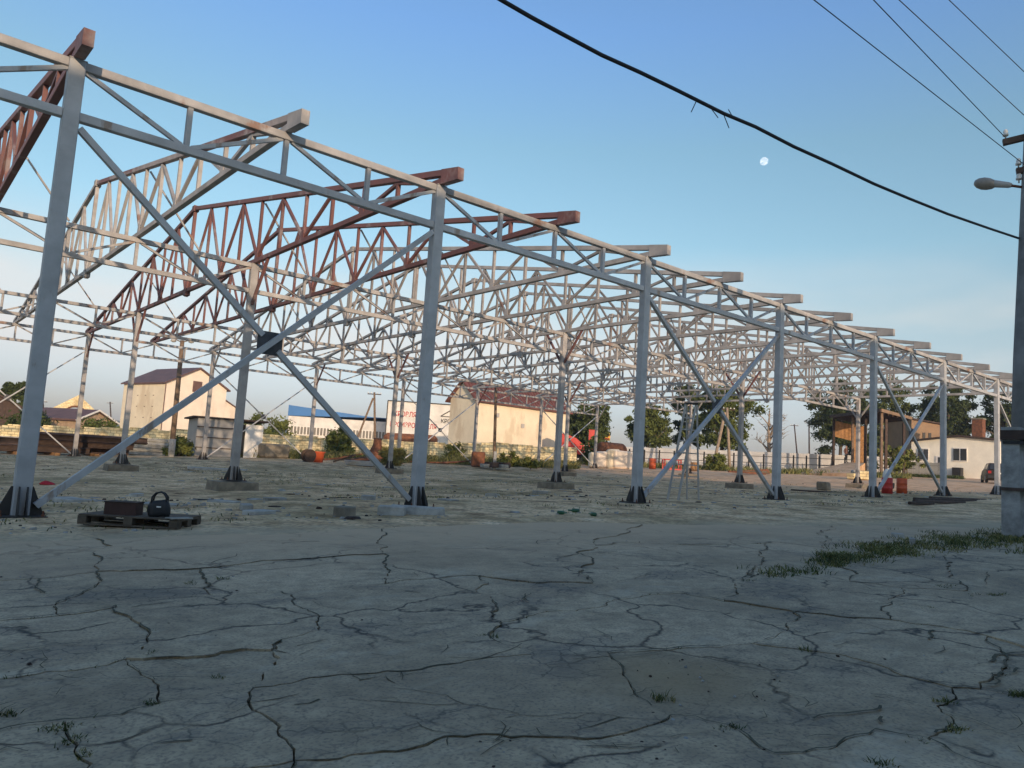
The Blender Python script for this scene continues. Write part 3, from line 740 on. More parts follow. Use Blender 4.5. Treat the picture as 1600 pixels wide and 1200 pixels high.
build(ring, 'arch_ring', M['rust'], h4)
P = gp(0, 74)
h5 = gable_house('timber_hut', 'dark timber hut cut by the left edge of the view', P+Vector((-5.2, .3, 0)), 0, 6.2, 5, 3.2, 4.8, M['rustdark'], M['rustdark'])
tw = []
# stone boundary wall in sections
WP = [(-70, 66), (60, 66), (190, 65.5), (330, 65), (440, 65), (560, 65), (700, 65), (800, 65.5), (900, 67)]
bwall = thing('boundary_wall', 'yellow limestone boundary wall along the back of the yard', 'wall', gp(440, 65)); bo = gp(440, 65)
for (p1, d1), (p2, d2) in zip(WP, WP[1:]):
    a, b_ = gp(p1, d1), gp(p2, d2); n = 2
    for i in range(n):
        u_, w_ = a.lerp(b_, i/n), a.lerp(b_, (i+1)/n); h_ = 1.62+random.uniform(-.14, .10); mid = (u_+w_)/2
        o = build(MB().box((0, 0, h_/2-.3), ((w_-u_).length-.01, .35, h_+.6)), 'wall_section', M['limestone'], bwall, (mid-bo), rz=math.atan2((w_-u_).y, (w_-u_).x))
        build(MB().box((random.uniform(-.6, .6), .0, h_+.04), ((w_-u_).length*.6, .42, .1)), 'coping', M['limestone'], o)
# metal shed with open white doors
P, an, L = rect(303, 51.5, 360, 51.8)
sh = thing('metal_shed', 'grey corrugated metal shed with white doors standing open', 'shed', P, None, an)
build(MB().box((L/2, 2.4, 1.05), (L, 4.8, 2.7)), 'wall', M['corr'], sh)
build(MB().box((L/2+1, 2.4, 2.46), (L+2.6, 5.1, .1)), 'roof', M['rustdark'], sh)
for z_ in (.55, 1.2, 1.85): build(MB().box((L/2, -.03, z_), (L, .05, .05)), 'rib', M['rustdark'], sh)
build(MB().box((L+.25, .3, 1.05), (.5, .06, 2.3), rz=.9), 'door_leaf', M['white'], sh)
build(MB().box((L+1.35, .15, 1.05), (1.15, .06, 2.3), rz=.15), 'door_leaf', M['white'], sh)
build(MB().box((L+.62, .7, 1.1), (.5, .06, 2.2), rz=.2), 'dark_doorway_sheet', M['dark'], sh)  # solid dark sheet stands for the shade inside the opening

# sheet fence and railing at the right
FP = [(895, 88), (960, 89), (1030, 89.5), (1100, 90), (1170, 91), (1240, 92), (1300, 94), (1360, 97), (1430, 100)]
fo = gp(1100, 90)
sf = thing('sheet_fence', 'pale sheet-metal fence along the far right side of the yard', 'fence', fo)
for (p1, d1), (p2, d2) in zip(FP, FP[1:]):
    a, b_ = gp(p1, d1), gp(p2, d2); n = 3
    for i in range(n):
        u_, w_ = a.lerp(b_, i/n), a.lerp(b_, (i+1)/n); mid = (u_+w_)/2
        build(MB().box((0, 0, .98), ((w_-u_).length-.02, .04, 2.2)), 'fence_panel', M['fencesheet'], sf, mid-fo, rz=math.atan2((w_-u_).y, (w_-u_).x))
rl = thing('steel_railing', 'dark post-and-rail fence in front of the pale sheet fence', 'railing', fo+Vector((-3, -3, 0)))
ro = rl.location.copy()
for k, ((p1, d1), (p2, d2)) in enumerate(zip(FP, FP[1:])):
    a, b_ = gp(p1, d1-5), gp(p2, d2-5); n = 3
    for z_ in (.85, 1.55): build(MB().beam(a-ro+Vector((0, 0, z_)), b_-ro+Vector((0, 0, z_)), .05, .07), 'rail', M['dark'], rl)
    for i in range(n): 
        p = a.lerp(b_, i/n)-ro; build(MB().box(p+Vector((0, 0, .85)), (.12, .12, 1.9)), 'post', M['dark'], rl)

# ------------------------------------------------------------------ right-hand canopy, ramp, white house
CD = 88
P, an, L = rect(1302, CD, 1376, CD-10)
cn = thing('loading_canopy', 'open loading canopy with brown roof and sunlit plank panel', 'canopy', P, None, an)
o_ = P
def loc(p): # world -> canopy local
    d = Vector(p)-o_; c_, s_ = math.cos(-an), math.sin(-an); return Vector((d.x*c_-d.y*s_, d.x*s_+d.y*c_, d.z))
A_, B_ = loc(at(1298, 652, CD)), loc(at(1377, 643, CD-10)); Cc = loc(at(1424, 655, CD+3)); E_ = A_+(Cc-B_)
mbx = MB(); mbx.prism([A_, B_, Cc, E_], (0, 0, .28)); build(mbx, 'roof', M['rustdark'], cn)
build(MB().beam(A_+Vector((0, -.08, .1)), B_+Vector((0, -.08, .1)), .1, .30), 'fascia', M['rustdark'], cn)
build(MB().beam(B_+Vector((.08, 0, .1)), Cc+Vector((.08, 0, .1)), .1, .30), 'fascia', M['corrbrown'], cn)
for q in range(7):
    t_ = (q+.5)/7; a, b_ = A_.lerp(E_, t_), B_.lerp(Cc, t_)
    build(MB().beam(a+Vector((0, 0, -.1)), b_+Vector((0, 0, -.1)), .1, .18), 'rafter', M['rustdark'], cn)
for q, (px_, D_, py_) in enumerate(((1302, CD, 655), (1332, CD-3.4, 650), (1352, CD-6, 650), (1377, CD-9, 645), (1384, CD-8, 655), (1412, CD-3, 660))):
    b0 = gp(px_, D_); t0 = at(px_, py_, D_)
    build(MB().beam(loc((b0.x, b0.y, b0.z-.2)), loc((b0.x, b0.y, t0.z)), .22, .22), 'post', M['woodpole'] if q in (1, 3) else M['rustdark'], cn)
# plank panel: boards one by one
q0, q1 = loc(at(1303, 657, CD)), loc(at(1331, 664, CD)); hz = 1.7
for k in range(9):
    a = q0.lerp(q1, k/9); b_ = q0.lerp(q1, (k+.96)/9)
    build(MB().prism([(a.x, a.y, a.z), (b_.x, b_.y, b_.z), (b_.x, b_.y, b_.z-hz), (a.x, a.y, a.z-hz)], (.02, .05, 0)), 'board', M['plank'], cn)
q0, q1 = loc(at(1331, 664, CD+.1)), loc(at(1350, 666, CD+.1)); zb_ = loc(gp(1340, CD)).z
for k in range(6):
    a = q0.lerp(q1, k/6); b_ = q0.lerp(q1, (k+.96)/6)
    build(MB().prism([(a.x, a.y, a.z), (b_.x, b_.y, b_.z), (b_.x, b_.y, zb_+.7), (a.x, a.y, zb_+.7)], (.02, .05, 0)), 'board', M['plank'], cn)
# brown store wall to the right of the canopy
P2, an2, L2 = rect(1424, 110, 1470, 112)
st = thing('brown_store', 'brown corrugated store behind the white house', 'building', P2, None, an2)
z1, z0 = at(1420, 653, 108).z-P2.z, 0
build(MB().prism([(0, 0, -.5), (L2, 0, -.5), (L2, 0, z1*.93), (0, 0, z1)], (0, 6, 0)), 'wall', M['corrbrown'], st)
build(MB().prism([(-.3, -.3, z1+.02), (L2+.3, -.3, z1*.93+.02), (L2+.3, -.3, z1*.93+.2), (-.3, -.3, z1+.2)], (0, 6.6, 0)), 'roof', M['rustdark'], st)
for x_ in (L2*.42, L2*.62): build(MB().box((x_, -.03, z1*.62), (.35, .08, 2.2)), 'slot_window', M['dark'], st)
# earth ramp up to the canopy
rp_ = MB(); c1 = [gp(1240, 74), gp(1330, 70), gp(1352, CD-8), gp(1326, CD-4)]
hts = [0.02, .35, 1.25, 1.25]
tp = [(p.x, p.y, p.z+h_) for p, h_ in zip(c1, hts)]; bt_ = [(p.x, p.y, p.z-.5) for p in c1]
rp_.add(tp+bt_, [(0, 1, 2, 3)]+[(i, (i+1) % 4, (i+1) % 4+4, i+4) for i in range(4)])
ramp_o = build(rp_, 'earth_ramp', M['dirt']); kind(ramp_o, 'structure')
ramp_top = (Vector(tp[2])+Vector(tp[3]))/2

# white single-storey house
M['houseyellow'] = mat('pale_yellow_wash', (.92, .88, .76), .9, .10, .8, .1)
P, an, L = rect(1424, 104, 1562, 101)
ho = thing('white_house', 'single-storey white house with two windows and low dark roof at right', 'house', P, None, an)
build(MB().prism([(0, 0, -.6), (L, 0, -.6), (L, 0, 4.35), (L*.55, 0, 4.75), (0, 0, 4.1)], (0, 7, 0)), 'wall', M['houseyellow'], ho)
build(MB().prism([(-.4, -.4, 4.1), (L*.55, -.4, 4.78), (L*.55, -.4, 4.95), (-.4, -.4, 4.27)], (0, 7.8, 0)), 'roof', M['rustdark'], ho)
build(MB().prism([(L*.55, -.4, 4.79), (L+.4, -.4, 4.35), (L+.4, -.4, 4.55), (L*.55, -.4, 4.96)], (0, 7.8, 0)), 'roof', M['rustdark'], ho)
s_ = L/138.0
for (a, b_, y0_, y1_) in ((11, 29, 700, 719), (68, 90, 700, 721)):
    zc0, zc1 = at(1424+a, y1_, 103).z-P.z, at(1424+a, y0_, 103).z-P.z
    w_ = build(MB().box(((a+b_)/2*s_, -.03, (zc0+zc1)/2), ((b_-a)*s_, .1, zc1-zc0)), 'window', M['white'], ho)
    for k in (0, 1):
        cx = (a+(b_-a)*(.25+.5*k))*s_
        build(MB().box((cx, -.07, (zc0+zc1)/2), ((b_-a)*s_*.42, .08, (zc1-zc0)*.86)), 'pane', M['glass'], w_)
dd = build(MB().box((48*s_, -.03, 1.2), (1.0, .1, 2.5)), 'door', M['white'], ho)
build(MB().box((49*s_, -.07, 1.5), (.6, .08, 1.6)), 'door_pane', M['glass'], dd)
ch = build(MB().box((96*s_, 2.5, 5.7), (1.1, 1.1, 2.6)), 'chimney', M['rust'], ho)
build(MB().box((96*s_, 2.5, 7.04), (1.25, 1.25, .15)), 'chimney_cap', M['block'], ch)
build(MB().box((78*s_, -.6, .55), (.9, .9, 1.2)), 'black_bin', M['dark'], ho)
# picket fence, pale, in front of the house
P, an, L = rect(1410, 97, 1478, 95)
pf = thing('picket_fence', 'weathered picket fence in front of the white house', 'fence', P, None, an)
n = 44
pm = MB().box((0, 0, .8), (L/n*.72, .03, 1.6)).mesh('picket', M['slabpale'])
for i in range(n): link('picket', pm, pf, ((i+.5)*L/n, 0, random.uniform(-.04, .04)))
for z_ in (.4, 1.25): build(MB().box((L/2, .05, z_), (L, .05, .08)), 'rail', M['wood'], pf)

# ------------------------------------------------------------------ poles, lamp and wires
def insulator(parent, p, r=.045):
    return build(MB().lathe(p, [(.012, -.06), (.012, 0), (r, .0), (r*1.1, .03), (r*.7, .05), (r*.9, .07), (r*.6, .11), (.01, .12)], 8), 'insulator', M['porcelain'], parent, smooth=True)
# near pole at the right: timber pole strapped to a limewashed concrete stub, with street lamp
pb = ground(1584, 838)
up_ = thing('lamp_pole', 'timber street-lamp pole strapped to a whitewashed concrete stub at the right edge', 'utility pole', pb)
build(MB().prism([(-.15, -.13, -.4), (.17, -.13, -.4), (.17, .13, -.4), (-.15, .13, -.4)], (.02, 0, 2.15)), 'concrete_stub', M['polewhite'], up_)
w1, w2, w3 = [at(a_, b__, 15.05)-pb for a_, b__ in ((1596, 760), (1600, 560), (1611, 290))]
build(MB().tube([w1, w2, w3, w3+(w3-w2)*.75], [.165, .155, .14, .12], 14), 'timber_pole', M['polec'], up_, smooth=True)
build(MB().box((.03, -.09, 1.62), (.42, .44, .15)), 'strap', M['rustdark'], up_)
build(MB().box((.03, -.09, .75), (.40, .42, .05)), 'strap', M['rustdark'], up_)
q = MB(); q.box((.02, -.10, 1.50), (.36, .40, .05)); build(q, 'strap', M['dark'], up_)
# lamp: head pointing left towards the yard
lp = at(1541, 286, 15.05)-pb; pe = at(1606, 292, 15.0)-pb
dr = (lp-pe).normalized()
build(MB().tube([pe+Vector((.05, 0, -.25)), pe+Vector((-.0, 0, -.02)), pe+dr*.32], .024, 8), 'lamp_arm', M['rust'], up_)
hd = build(MB().tube([pe+dr*.24, pe+dr*.28, pe+dr*.50, pe+dr*.54], [.035, .05, .065, .04], 10), 'lamp_housing', M['sheet'], up_, smooth=True)
gl = [(.045, .48), (.08, .52), (.105, .60), (.108, .68), (.085, .76), (.045, .81), (.01, .82)]
build(MB().tube([pe+dr*t_+Vector((0, 0, -.015)) for _, t_ in gl], [r_ for r_, _ in gl], 12), 'lamp_bowl', mat('dusty_bowl', (.34, .30, .26), .35, .3, 5), hd, smooth=True)
for (px_, py_, tilt) in ((1567, 223, .10), (1588, 268, .04)):
    a = at(px_, py_, 15.0)-pb; b_ = Vector((.6, -.75, a.z+tilt+.05))
    arm = build(MB().beam(a, b_, .09, .10), 'crossarm', M['rustdark'], up_)
    d_ = (b_-a)
    for t_ in (.04, .42, .75): insulator(up_, a+d_*t_+Vector((0, 0, .11)))
insulator(up_, at(1592, 279, 15.0)-pb+Vector((0, 0, -.02)))
# far end of the wires: a second pole out of view to the left
ep = Vector((-24, 5.2, plane(-24, 5.2)))
u2 = thing('utility_pole', 'timber utility pole outside the left of the view carrying the overhead wires', 'utility pole', ep)
build(MB().tube([(0, 0, -.4), (0, 0, 8.4)], [.16, .12], 12), 'timber_pole', M['polec'], u2)
build(MB().box((0, 0, 7.4), (.1, 1.9, .1)), 'crossarm', M['rustdark'], u2)
def wire(pts, r_, label, sag=0):
    out = []
    for a, b_ in zip(pts, pts[1:]):
        a, b_ = Vector(a), Vector(b_); n = 24
        for i in range(n):
            t_ = i/n; p = a.lerp(b_, t_); out.append(p+Vector((0, 0, -sag*4*t_*(1-t_))))
    out.append(Vector(pts[-1]))
    o = build(MB().tube(out, r_, 5), 'overhead_wire', M['wire'], smooth=True); tag(o, label, 'wire', 'overhead wires'); return o
for (px_, py_), (qx, qy), lb in (((1272, 0), (1599, 256), 'lowest thin overhead wire at the upper right'), ((1365, 0), (1570, 214), 'second thin overhead wire, ending at the crossarm tip'),
                                 ((1405, 0), (1600, 180), 'third thin overhead wire from the left at the upper right'), ((1483, 0), (1600, 112), 'rightmost thin overhead wire at the upper right')):
    e_ = at(qx, qy, 15.0); s_ = CAM+ray(px_, py_)*((e_.z-.12-CAM_H)/ray(px_, py_).z)
    d_ = s_-e_; wire([e_, s_, s_+d_*4.2+Vector((0, 0, .6))], .0065, lb)
# thick black cable with a sagging, slightly kinked run
cpx = [(1640, 391), (1600, 375), (1546, 357), (1480, 334), (1420, 310), (1365, 287), (1300, 256), (1240, 229), (1180, 198), (1130, 177), (1060, 142), (1000, 113), (940, 86), (880, 54), (830, 27), (785, 1), (740, -26)]
cpts = []
for k, (a, b_) in enumerate(cpx):
    D_y = 4.0+.75*k/16; r_ = ray(a, b_); cpts.append(CAM+r_*(D_y/r_.y))
d_ = cpts[-1]-cpts[-2]
cpts += [cpts[-1]+d_.normalized()*t_+Vector((0, 0, .0004*t_*t_)) for t_ in (4, 9, 14, 20, 26)]
cb = build(MB().tube(cpts, .019, 7), 'power_cable', M['wire'], smooth=True); tag(cb, 'thick black cable sagging across the sky to the lamp pole', 'cable')
tw_ = MB()
for (a, b_, c_, e_) in ((1130, 177, 1139, 200), (1088, 158, 1080, 175), (1110, 168, 1122, 184), (1145, 183, 1138, 171)):
    r1, r2 = ray(a, b_), ray(c_, e_); tw_.tube([CAM+r1*(4.42/r1.y), CAM+r2*(4.42/r2.y)], .005, 4)
build(tw_, 'loose_wire_ends', M['wire'], cb)

def far_pole(px, D, py_top, label, mtl, arms=1, lean=0, lamp=False, r=.14, white=False):
    p = gp(px, D); top = at(px+lean, py_top, D); h_ = top.z-p.z
    t = thing('utility_pole', label, 'utility pole', p); dx = Vector((top.x-p.x, top.y-p.y, h_))
    build(MB().tube([(0, 0, -.4), dx*.5, dx], [r, r*.9, r*.75], 10), 'pole', mtl, t, smooth=True)
    rt = Vector((RT.x, RT.y, 0)).normalized()
    for k in range(arms):
        c_ = dx*(1-.10*k-.03)
        build(MB().beam(c_-rt*.75, c_+rt*.75, .1, .1), 'crossarm', M['rustdark'], t)
        for s in (-.7, -.35, .35, .7): insulator(t, c_+rt*s+Vector((0, 0, .1)), .07)
    if lamp:
        for s in (-1, 1):
            a = dx*.985; build(MB().tube([a, a+rt*.45*s+Vector((0, 0, .15))], .03, 6), 'lamp_arm', mtl, t)
            build(MB().lathe(a+rt*.5*s+Vector((0, 0, .02)), [(.04, .2), (.12, .15), (.16, 0), (.05, -.05)], 8), 'lamp_head', M['sheet'], t, smooth=True)
    if white: build(MB().tube([(0, 0, -.2), (0, 0, 1.0)], r*1.12, 10), 'limewash_band', M['polewhite'], t, smooth=True)
    return t
far_pole(267, 46, 532, 'tall brown pole with twin lamps in front of the cream house', M['woodpole'], 0, 18, True, .15, True)
t = far_pole(586, 84, 613, 'timber pole with slanting strut in front of the ribbon-windowed warehouse', M['woodpole'], 1, -1)
a = gp(548, 84)-t.location; build(MB().tube([a, at(583, 622, 84)-t.location], .11, 8), 'strut', M['woodpole'], t)
far_pole(773, 47.5, 606, 'rusty brown pole with white foot in front of the red-roofed house', M['woodpole'], 0, 2, False, .11, True)
t = far_pole(1141, 78, 637, 'timber pole leaning against its strut beside the tall trees at centre right', M['dry'], 1, -5, False, .16)
a = gp(1114, 78)-t.location; build(MB().tube([a, at(1133, 644, 78)-t.location], .16, 8), 'strut', M['dry'], t)
far_pole(1248, 150, 663, 'leaning dark utility pole on the skyline', M['rustdark'], 1, -7, False, .14)
far_pole(1265, 150, 659, 'upright utility pole on the skyline right of the leaning one', M['rustdark'], 1, -1, False, .15)
far_pole(172, 200, 628, 'thin utility pole far behind the low dark-roofed house', M['rustdark'], 1, 0, False, .18)
far_pole(67, 150, 626, 'thin utility pole far left beside the arched gable', M['rustdark'], 1, 0, False, .16)
far_pole(20, 80, 628, 'short pale post at the far left edge', M['slabpale'], 0, 0, False, .14)
far_pole(1152, 120, 668, 'slim pale lamp post among the trees', M['slabpale'], 0, 0, False, .10)

# ------------------------------------------------------------------ trees and bushes
def tree(px, D, py_top, wpx, label, leaf, base_frac=.22, n=70, leaves=150, ls=.25, seed=1, dead=False, trunk_r=.28, px_top=None):
    rn = random.Random(seed); p = gp(px, D); H = at(px, py_top, D).z-p.z; Wd = wpx*D*.92/F_PX/2
    t = thing('tree', label, 'tree', p)
    tm = MB(); limbs = []
    tm.tube([(0, 0, -.3), (rn.uniform(-.1, .1), rn.uniform(-.1, .1), H*.3), (rn.uniform(-.3, .3), rn.uniform(-.3, .3), H*.62), (rn.uniform(-.3, .3), 0, H*.88)], [trunk_r, trunk_r*.75, trunk_r*.45, trunk_r*.12], 8)
    nl = 16 if dead else 11
    for k in range(nl):
        z0 = H*rn.uniform(.22, .65); an = rn.uniform(0, 6.28); L_ = Wd*rn.uniform(.6, 1.0)
        e_ = Vector((math.cos(an)*L_, math.sin(an)*L_, z0+H*rn.uniform(.1, .33))); m_ = e_*.5+Vector((0, 0, z0*.5+H*.02)); m_.z = (z0+e_.z)/2+.2
        tm.tube([(0, 0, z0), m_, e_], [trunk_r*.35, trunk_r*.2, trunk_r*.05], 5); limbs.append((m_, e_))
        if dead:
            for j in range(5):
                s0 = m_.lerp(e_, rn.uniform(0, .9)); d_ = Vector((rn.uniform(-1, 1), rn.uniform(-1, 1), rn.uniform(-.1, 1))).normalized()*Wd*.45
                tm.tube([s0, s0+d_*.5+Vector((0, 0, .1)), s0+d_], [.045, .03, .01], 4)
    build(tm, 'trunk', M['dry'] if dead else M['trunk'], t, smooth=True)
    if dead: return t
    cm = MB(); zb = H*base_frac; ch = (H-zb)/2; cz = zb+ch
    for k in range(n):
        while True:
            c_ = Vector((rn.uniform(-1, 1), rn.uniform(-1, 1), rn.uniform(-1, 1)))
            if .35 < c_.length < 1 and c_.z > -.9+.5*abs(c_.x): break
        fl = .80+.62*noise.noise(Vector((c_.x*1.5+seed*7, c_.y*1.5, c_.z*1.5)))
        c_ = Vector((c_.x*Wd*fl, c_.y*Wd*fl, cz+c_.z*ch*(.9+.1*fl)))
        cr_ = Wd*rn.uniform(.12, .24)
        for j in range(leaves):
            o = Vector((rn.gauss(0, .5), rn.gauss(0, .5), rn.gauss(0, .38)))*cr_
            q_ = c_+o; s = ls*rn.uniform(.6, 1.25)
            a = Vector((rn.uniform(-1, 1), rn.uniform(-1, 1), rn.uniform(-1, 1))).normalized(); b_ = a.cross(Vector((rn.uniform(-1, 1), rn.uniform(-1, 1), rn.uniform(-1, 1)))).normalized()
            v0 = len(cm.v); cm.v += [tuple(q_-a*s), tuple(q_+b_*s*.42), tuple(q_+a*s), tuple(q_-b_*s*.42)]; cm.f.append((v0, v0+1, v0+2, v0+3))
    link('crown', cm.mesh('crown', leaf, False, False), t)
    return t
tree(915, 92, 625, 95, 'broad dark tree behind the red machine, right of the red-roofed house', M['leafd'], .18, 75, seed=11)
tree(1012, 98, 627, 84, 'rounded green tree standing alone behind the third front column', M['leafm'], .16, 70, seed=12)
tree(1075, 104, 585, 70, 'dark slender tree behind the stepladder', M['leafd'], .12, 60, seed=21)
tree(1128, 96, 596, 112, 'tall green tree behind the leaning timber poles', M['leafm'], .10, 90, seed=13)
tree(1202, 108, 624, 62, 'bare dead tree with pale branches', M['leafd'], seed=14, dead=True, trunk_r=.32)
tree(1312, 118, 584, 98, 'large tree left of the loading canopy', M['leafd'], .10, 90, seed=15)
tree(1392, 122, 590, 92, 'tree rising behind the canopy roof', M['leafm'], .12, 80, seed=16)
tree(1480, 122, 592, 92, 'tall tree behind the white house', M['leafd'], .08, 90, seed=17)
tree(1566, 120, 604, 80, 'dark tree above the chimney at the right edge', M['leafd'], .10, 70, seed=18)
tree(1345, 102, 672, 60, 'small leafy tree under the loading canopy', M['leafd'], .05, 45, seed=19)
tree(10, 92, 588, 50, 'dark tree cut by the left edge of the view', M['leafd'], .10, 50, seed=20)
tree(30, 84, 628, 60, 'low dark tree behind the wall at far left', M['leafd'], .05, 50, seed=22)
tree(1392, 82, 690, 54, 'thin leafy young tree in front of the canopy opening', M['leafb'], .10, 34, leaves=40, ls=.22, seed=23, trunk_r=.08)
tree(1418, 92, 700, 40, 'sprawling pale shrub at the corner of the white house', M['leafb'], .05, 30, leaves=40, ls=.22, seed=24, trunk_r=.08)
def bush(px, D, py_top, wpx, label, leaf, seed, leaves=60, n=34, ls=.2, py_c=None):
    rn = random.Random(seed); p = gp(px, D); H = max(.4, at(px, py_top, D).z-p.z); Wd = wpx*D*.93/F_PX/2
    t = thing('bush', label, 'bush', p)
    st_ = MB()
    for k in range(7):
        an = rn.uniform(0, 6.28); st_.tube([(0, 0, -.1), (math.cos(an)*Wd*.3, math.sin(an)*Wd*.3, H*.45), (math.cos(an)*Wd*.6, math.sin(an)*Wd*.6, H*.8)], [.035, .025, .008], 4)
    build(st_, 'stems', M['trunk'], t)
    cm = MB()
    for k in range(n):
        an = rn.uniform(0, 6.28); rr = Wd*math.sqrt(rn.random())*.85; z = H*rn.uniform(.12, 1)*(1-.55*(rr/Wd)**2)
        c_ = Vector((math.cos(an)*rr, math.sin(an)*rr, z))
        for j in range(leaves):
            q_ = c_+Vector((rn.gauss(0, .5), rn.gauss(0, .5), rn.gauss(0, .45)))*min(Wd*.3, H*.3); q_.z = max(q_.z, .03)
            s = ls*rn.uniform(.6, 1.3); a = Vector((rn.uniform(-1, 1), rn.uniform(-1, 1), rn.uniform(-.6, 1))).normalized(); b_ = a.cross(Vector((rn.uniform(-1, 1), rn.uniform(-1, 1), rn.uniform(-1, 1)))).normalized()
            v0 = len(cm.v); cm.v += [tuple(q_-a*s), tuple(q_+b_*s*.4), tuple(q_+a*s), tuple(q_-b_*s*.4)]; cm.f.append((v0, v0+1, v0+2, v0+3))
    link('foliage', cm.mesh('foliage', leaf, False, False), t); return t
bush(425, 78, 655, 66, 'large green bush behind the wall left of the warehouse', M['leafb'], 31)
bush(395, 84, 645, 50, 'dark bush rising behind the metal shed', M['leafm'], 32)
bush(528, 63, 668, 44, 'bright green bush in front of the warehouse windows', M['leafb'], 33)
bush(540, 60, 683, 30, 'smaller bush just below the bright green one', M['leafm'], 34, n=20)
bush(935, 72, 683, 56, 'rounded dark bush beside the red machine', M['leafm'], 35)
bush(278, 49, 686, 46, 'tangled bush at the foot of the twin-lamp pole', M['leafb'], 36, ls=.12)
bush(612, 42.5, 693, 40, 'grey-green spiky bush at the foot of the back columns', M['drygrass'], 37, ls=.13)
bush(795, 52, 706, 34, 'low bush at the foot of the red-roofed house', M['leafb'], 38, n=18, ls=.13)
bush(710, 62, 692, 40, 'low bush on the wall left of the red-roofed house', M['leafb'], 39, n=18, ls=.13)
bush(1120, 74, 708, 36, 'scrubby bush round the feet of the leaning timber poles', M['leafb'], 40, ls=.16)
bush(40, 70, 640, 70, 'dark bush behind the wall at the far left', M['leafd'], 41)
bush(150, 72, 652, 60, 'bush behind the wall right of the low dark-roofed house', M['leafm'], 42)
bush(830, 50, 712, 26, 'small yellow-green bush beside the back column', M['leafb'], 43, n=14, ls=.12)

# grass, weeds and gravel that nobody could count
def blades(mb, p, n, h_, spread, w_=.008, rn=random):
    for k in range(n):
        a = rn.uniform(0, 6.28); r_ = spread*math.sqrt(rn.random()); b0 = Vector((p.x+math.cos(a)*r_, p.y+math.sin(a)*r_, p.z-.01))
        hh = h_*rn.uniform(.4, 1.1); ln = Vector((rn.gauss(0, .4), rn.gauss(0, .4), 1))*hh; t2 = rn.uniform(0, 6.28); sd = Vector((math.cos(t2), math.sin(t2), 0))*w_
        v0 = len(mb.v); mid = b0+ln*.55; e_ = b0+ln+Vector((ln.x*.5, ln.y*.5, -.12*hh))
        mb.v += [tuple(b0-sd), tuple(b0+sd), tuple(mid+sd*.8), tuple(mid-sd*.8), tuple(e_)]; mb.f += [(v0, v0+1, v0+2, v0+3), (v0+3, v0+2, v0+4)]
rg = random.Random(5)
gm, dm = MB(), MB()
def gpix(px, py):
    p = ground(px, py); z = plane(p.x, p.y); return Vector((p.x, p.y, max(z-.01, tz(p.x, p.y) if not inside(p.x, p.y) else z)))
# long grass strip at the lamp pole
for k in range(520):
    t_ = rg.random(); px_ = 1290+330*t_; yc = 872-34*t_; hw = 9+9*t_
    if noise.noise(Vector((px_*.02, t_*9, 7))) < -.18: continue
    p = gpix(px_, yc+rg.gauss(0, hw*.5)); blades(gm if rg.random() < .5 else dm, p, 12, .05+.07*max(0, noise.noise(Vector((p.x*1.5, p.y*1.5, 3)))+.35), .15, .006, rg)
for (px_, py_, n, sp) in ((1330, 872, 70, 26), (1310, 880, 50, 20), (1240, 893, 26, 30), (1215, 898, 14, 10), (1400, 852, 60, 40), (1500, 840, 90, 45), (1590, 838, 90, 25)):
    for k in range(n): blades(gm if rg.random() < .6 else dm, gpix(px_+rg.gauss(0, sp), py_+rg.gauss(0, 3.5)), 9, .07, .10, .005, rg)
# tufts in the joints
for (px_, py_, n, sx_, sy_, h_) in ((100, 1138, 16, 22, 5, .05), (118, 1160, 16, 12, 8, .05), (130, 1178, 12, 8, 10, .05), (12, 1115, 8, 14, 3, .05), (85, 1140, 8, 12, 4, .05), (345, 905, 8, 12, 2, .06), (292, 911, 5, 8, 2, .06),
        (248, 1100, 9, 10, 4, .04), (345, 1058, 4, 6, 2, .04), (700, 994, 8, 18, 2, .04), (762, 995, 12, 10, 4, .05), (1030, 1092, 12, 12, 4, .08), (1140, 1137, 12, 9, 4, .05), (1590, 1085, 12, 12, 4, .07), (1258, 1016, 5, 6, 3, .08),
        (1488, 1140, 14, 10, 6, .05), (1436, 1160, 8, 12, 5, .04), (1380, 1196, 10, 10, 5, .06), (1480, 917, 12, 14, 3, .07), (1550, 930, 20, 25, 3, .06), (235, 1020, 8, 6, 5, .05), (240, 985, 5, 12, 2, .04), (1170, 908, 8, 10, 2, .06), (1450, 950, 6, 8, 2, .05), (1475, 1095, 10, 9, 4, .05)):
    for k in range(n): blades(gm if rg.random() < .7 else dm, gpix(px_+rg.gauss(0, sx_*.75), py_+rg.gauss(0, sy_*.5)), 6, h_*.6, .022, .0026, rg)
for k in range(len(CH)-1):      # moss and seedlings along every joint
    pth = chain_path(k, 0, len(CH[k])-1)
    for p in pth:
        if rg.random() < .25 and noise.noise(Vector((p.x*1.1, p.y*1.1, k))) > .02: blades(gm, Vector((p.x, p.y, plane(p.x, p.y)-.01)), 5, .035, .018, .0028, rg)
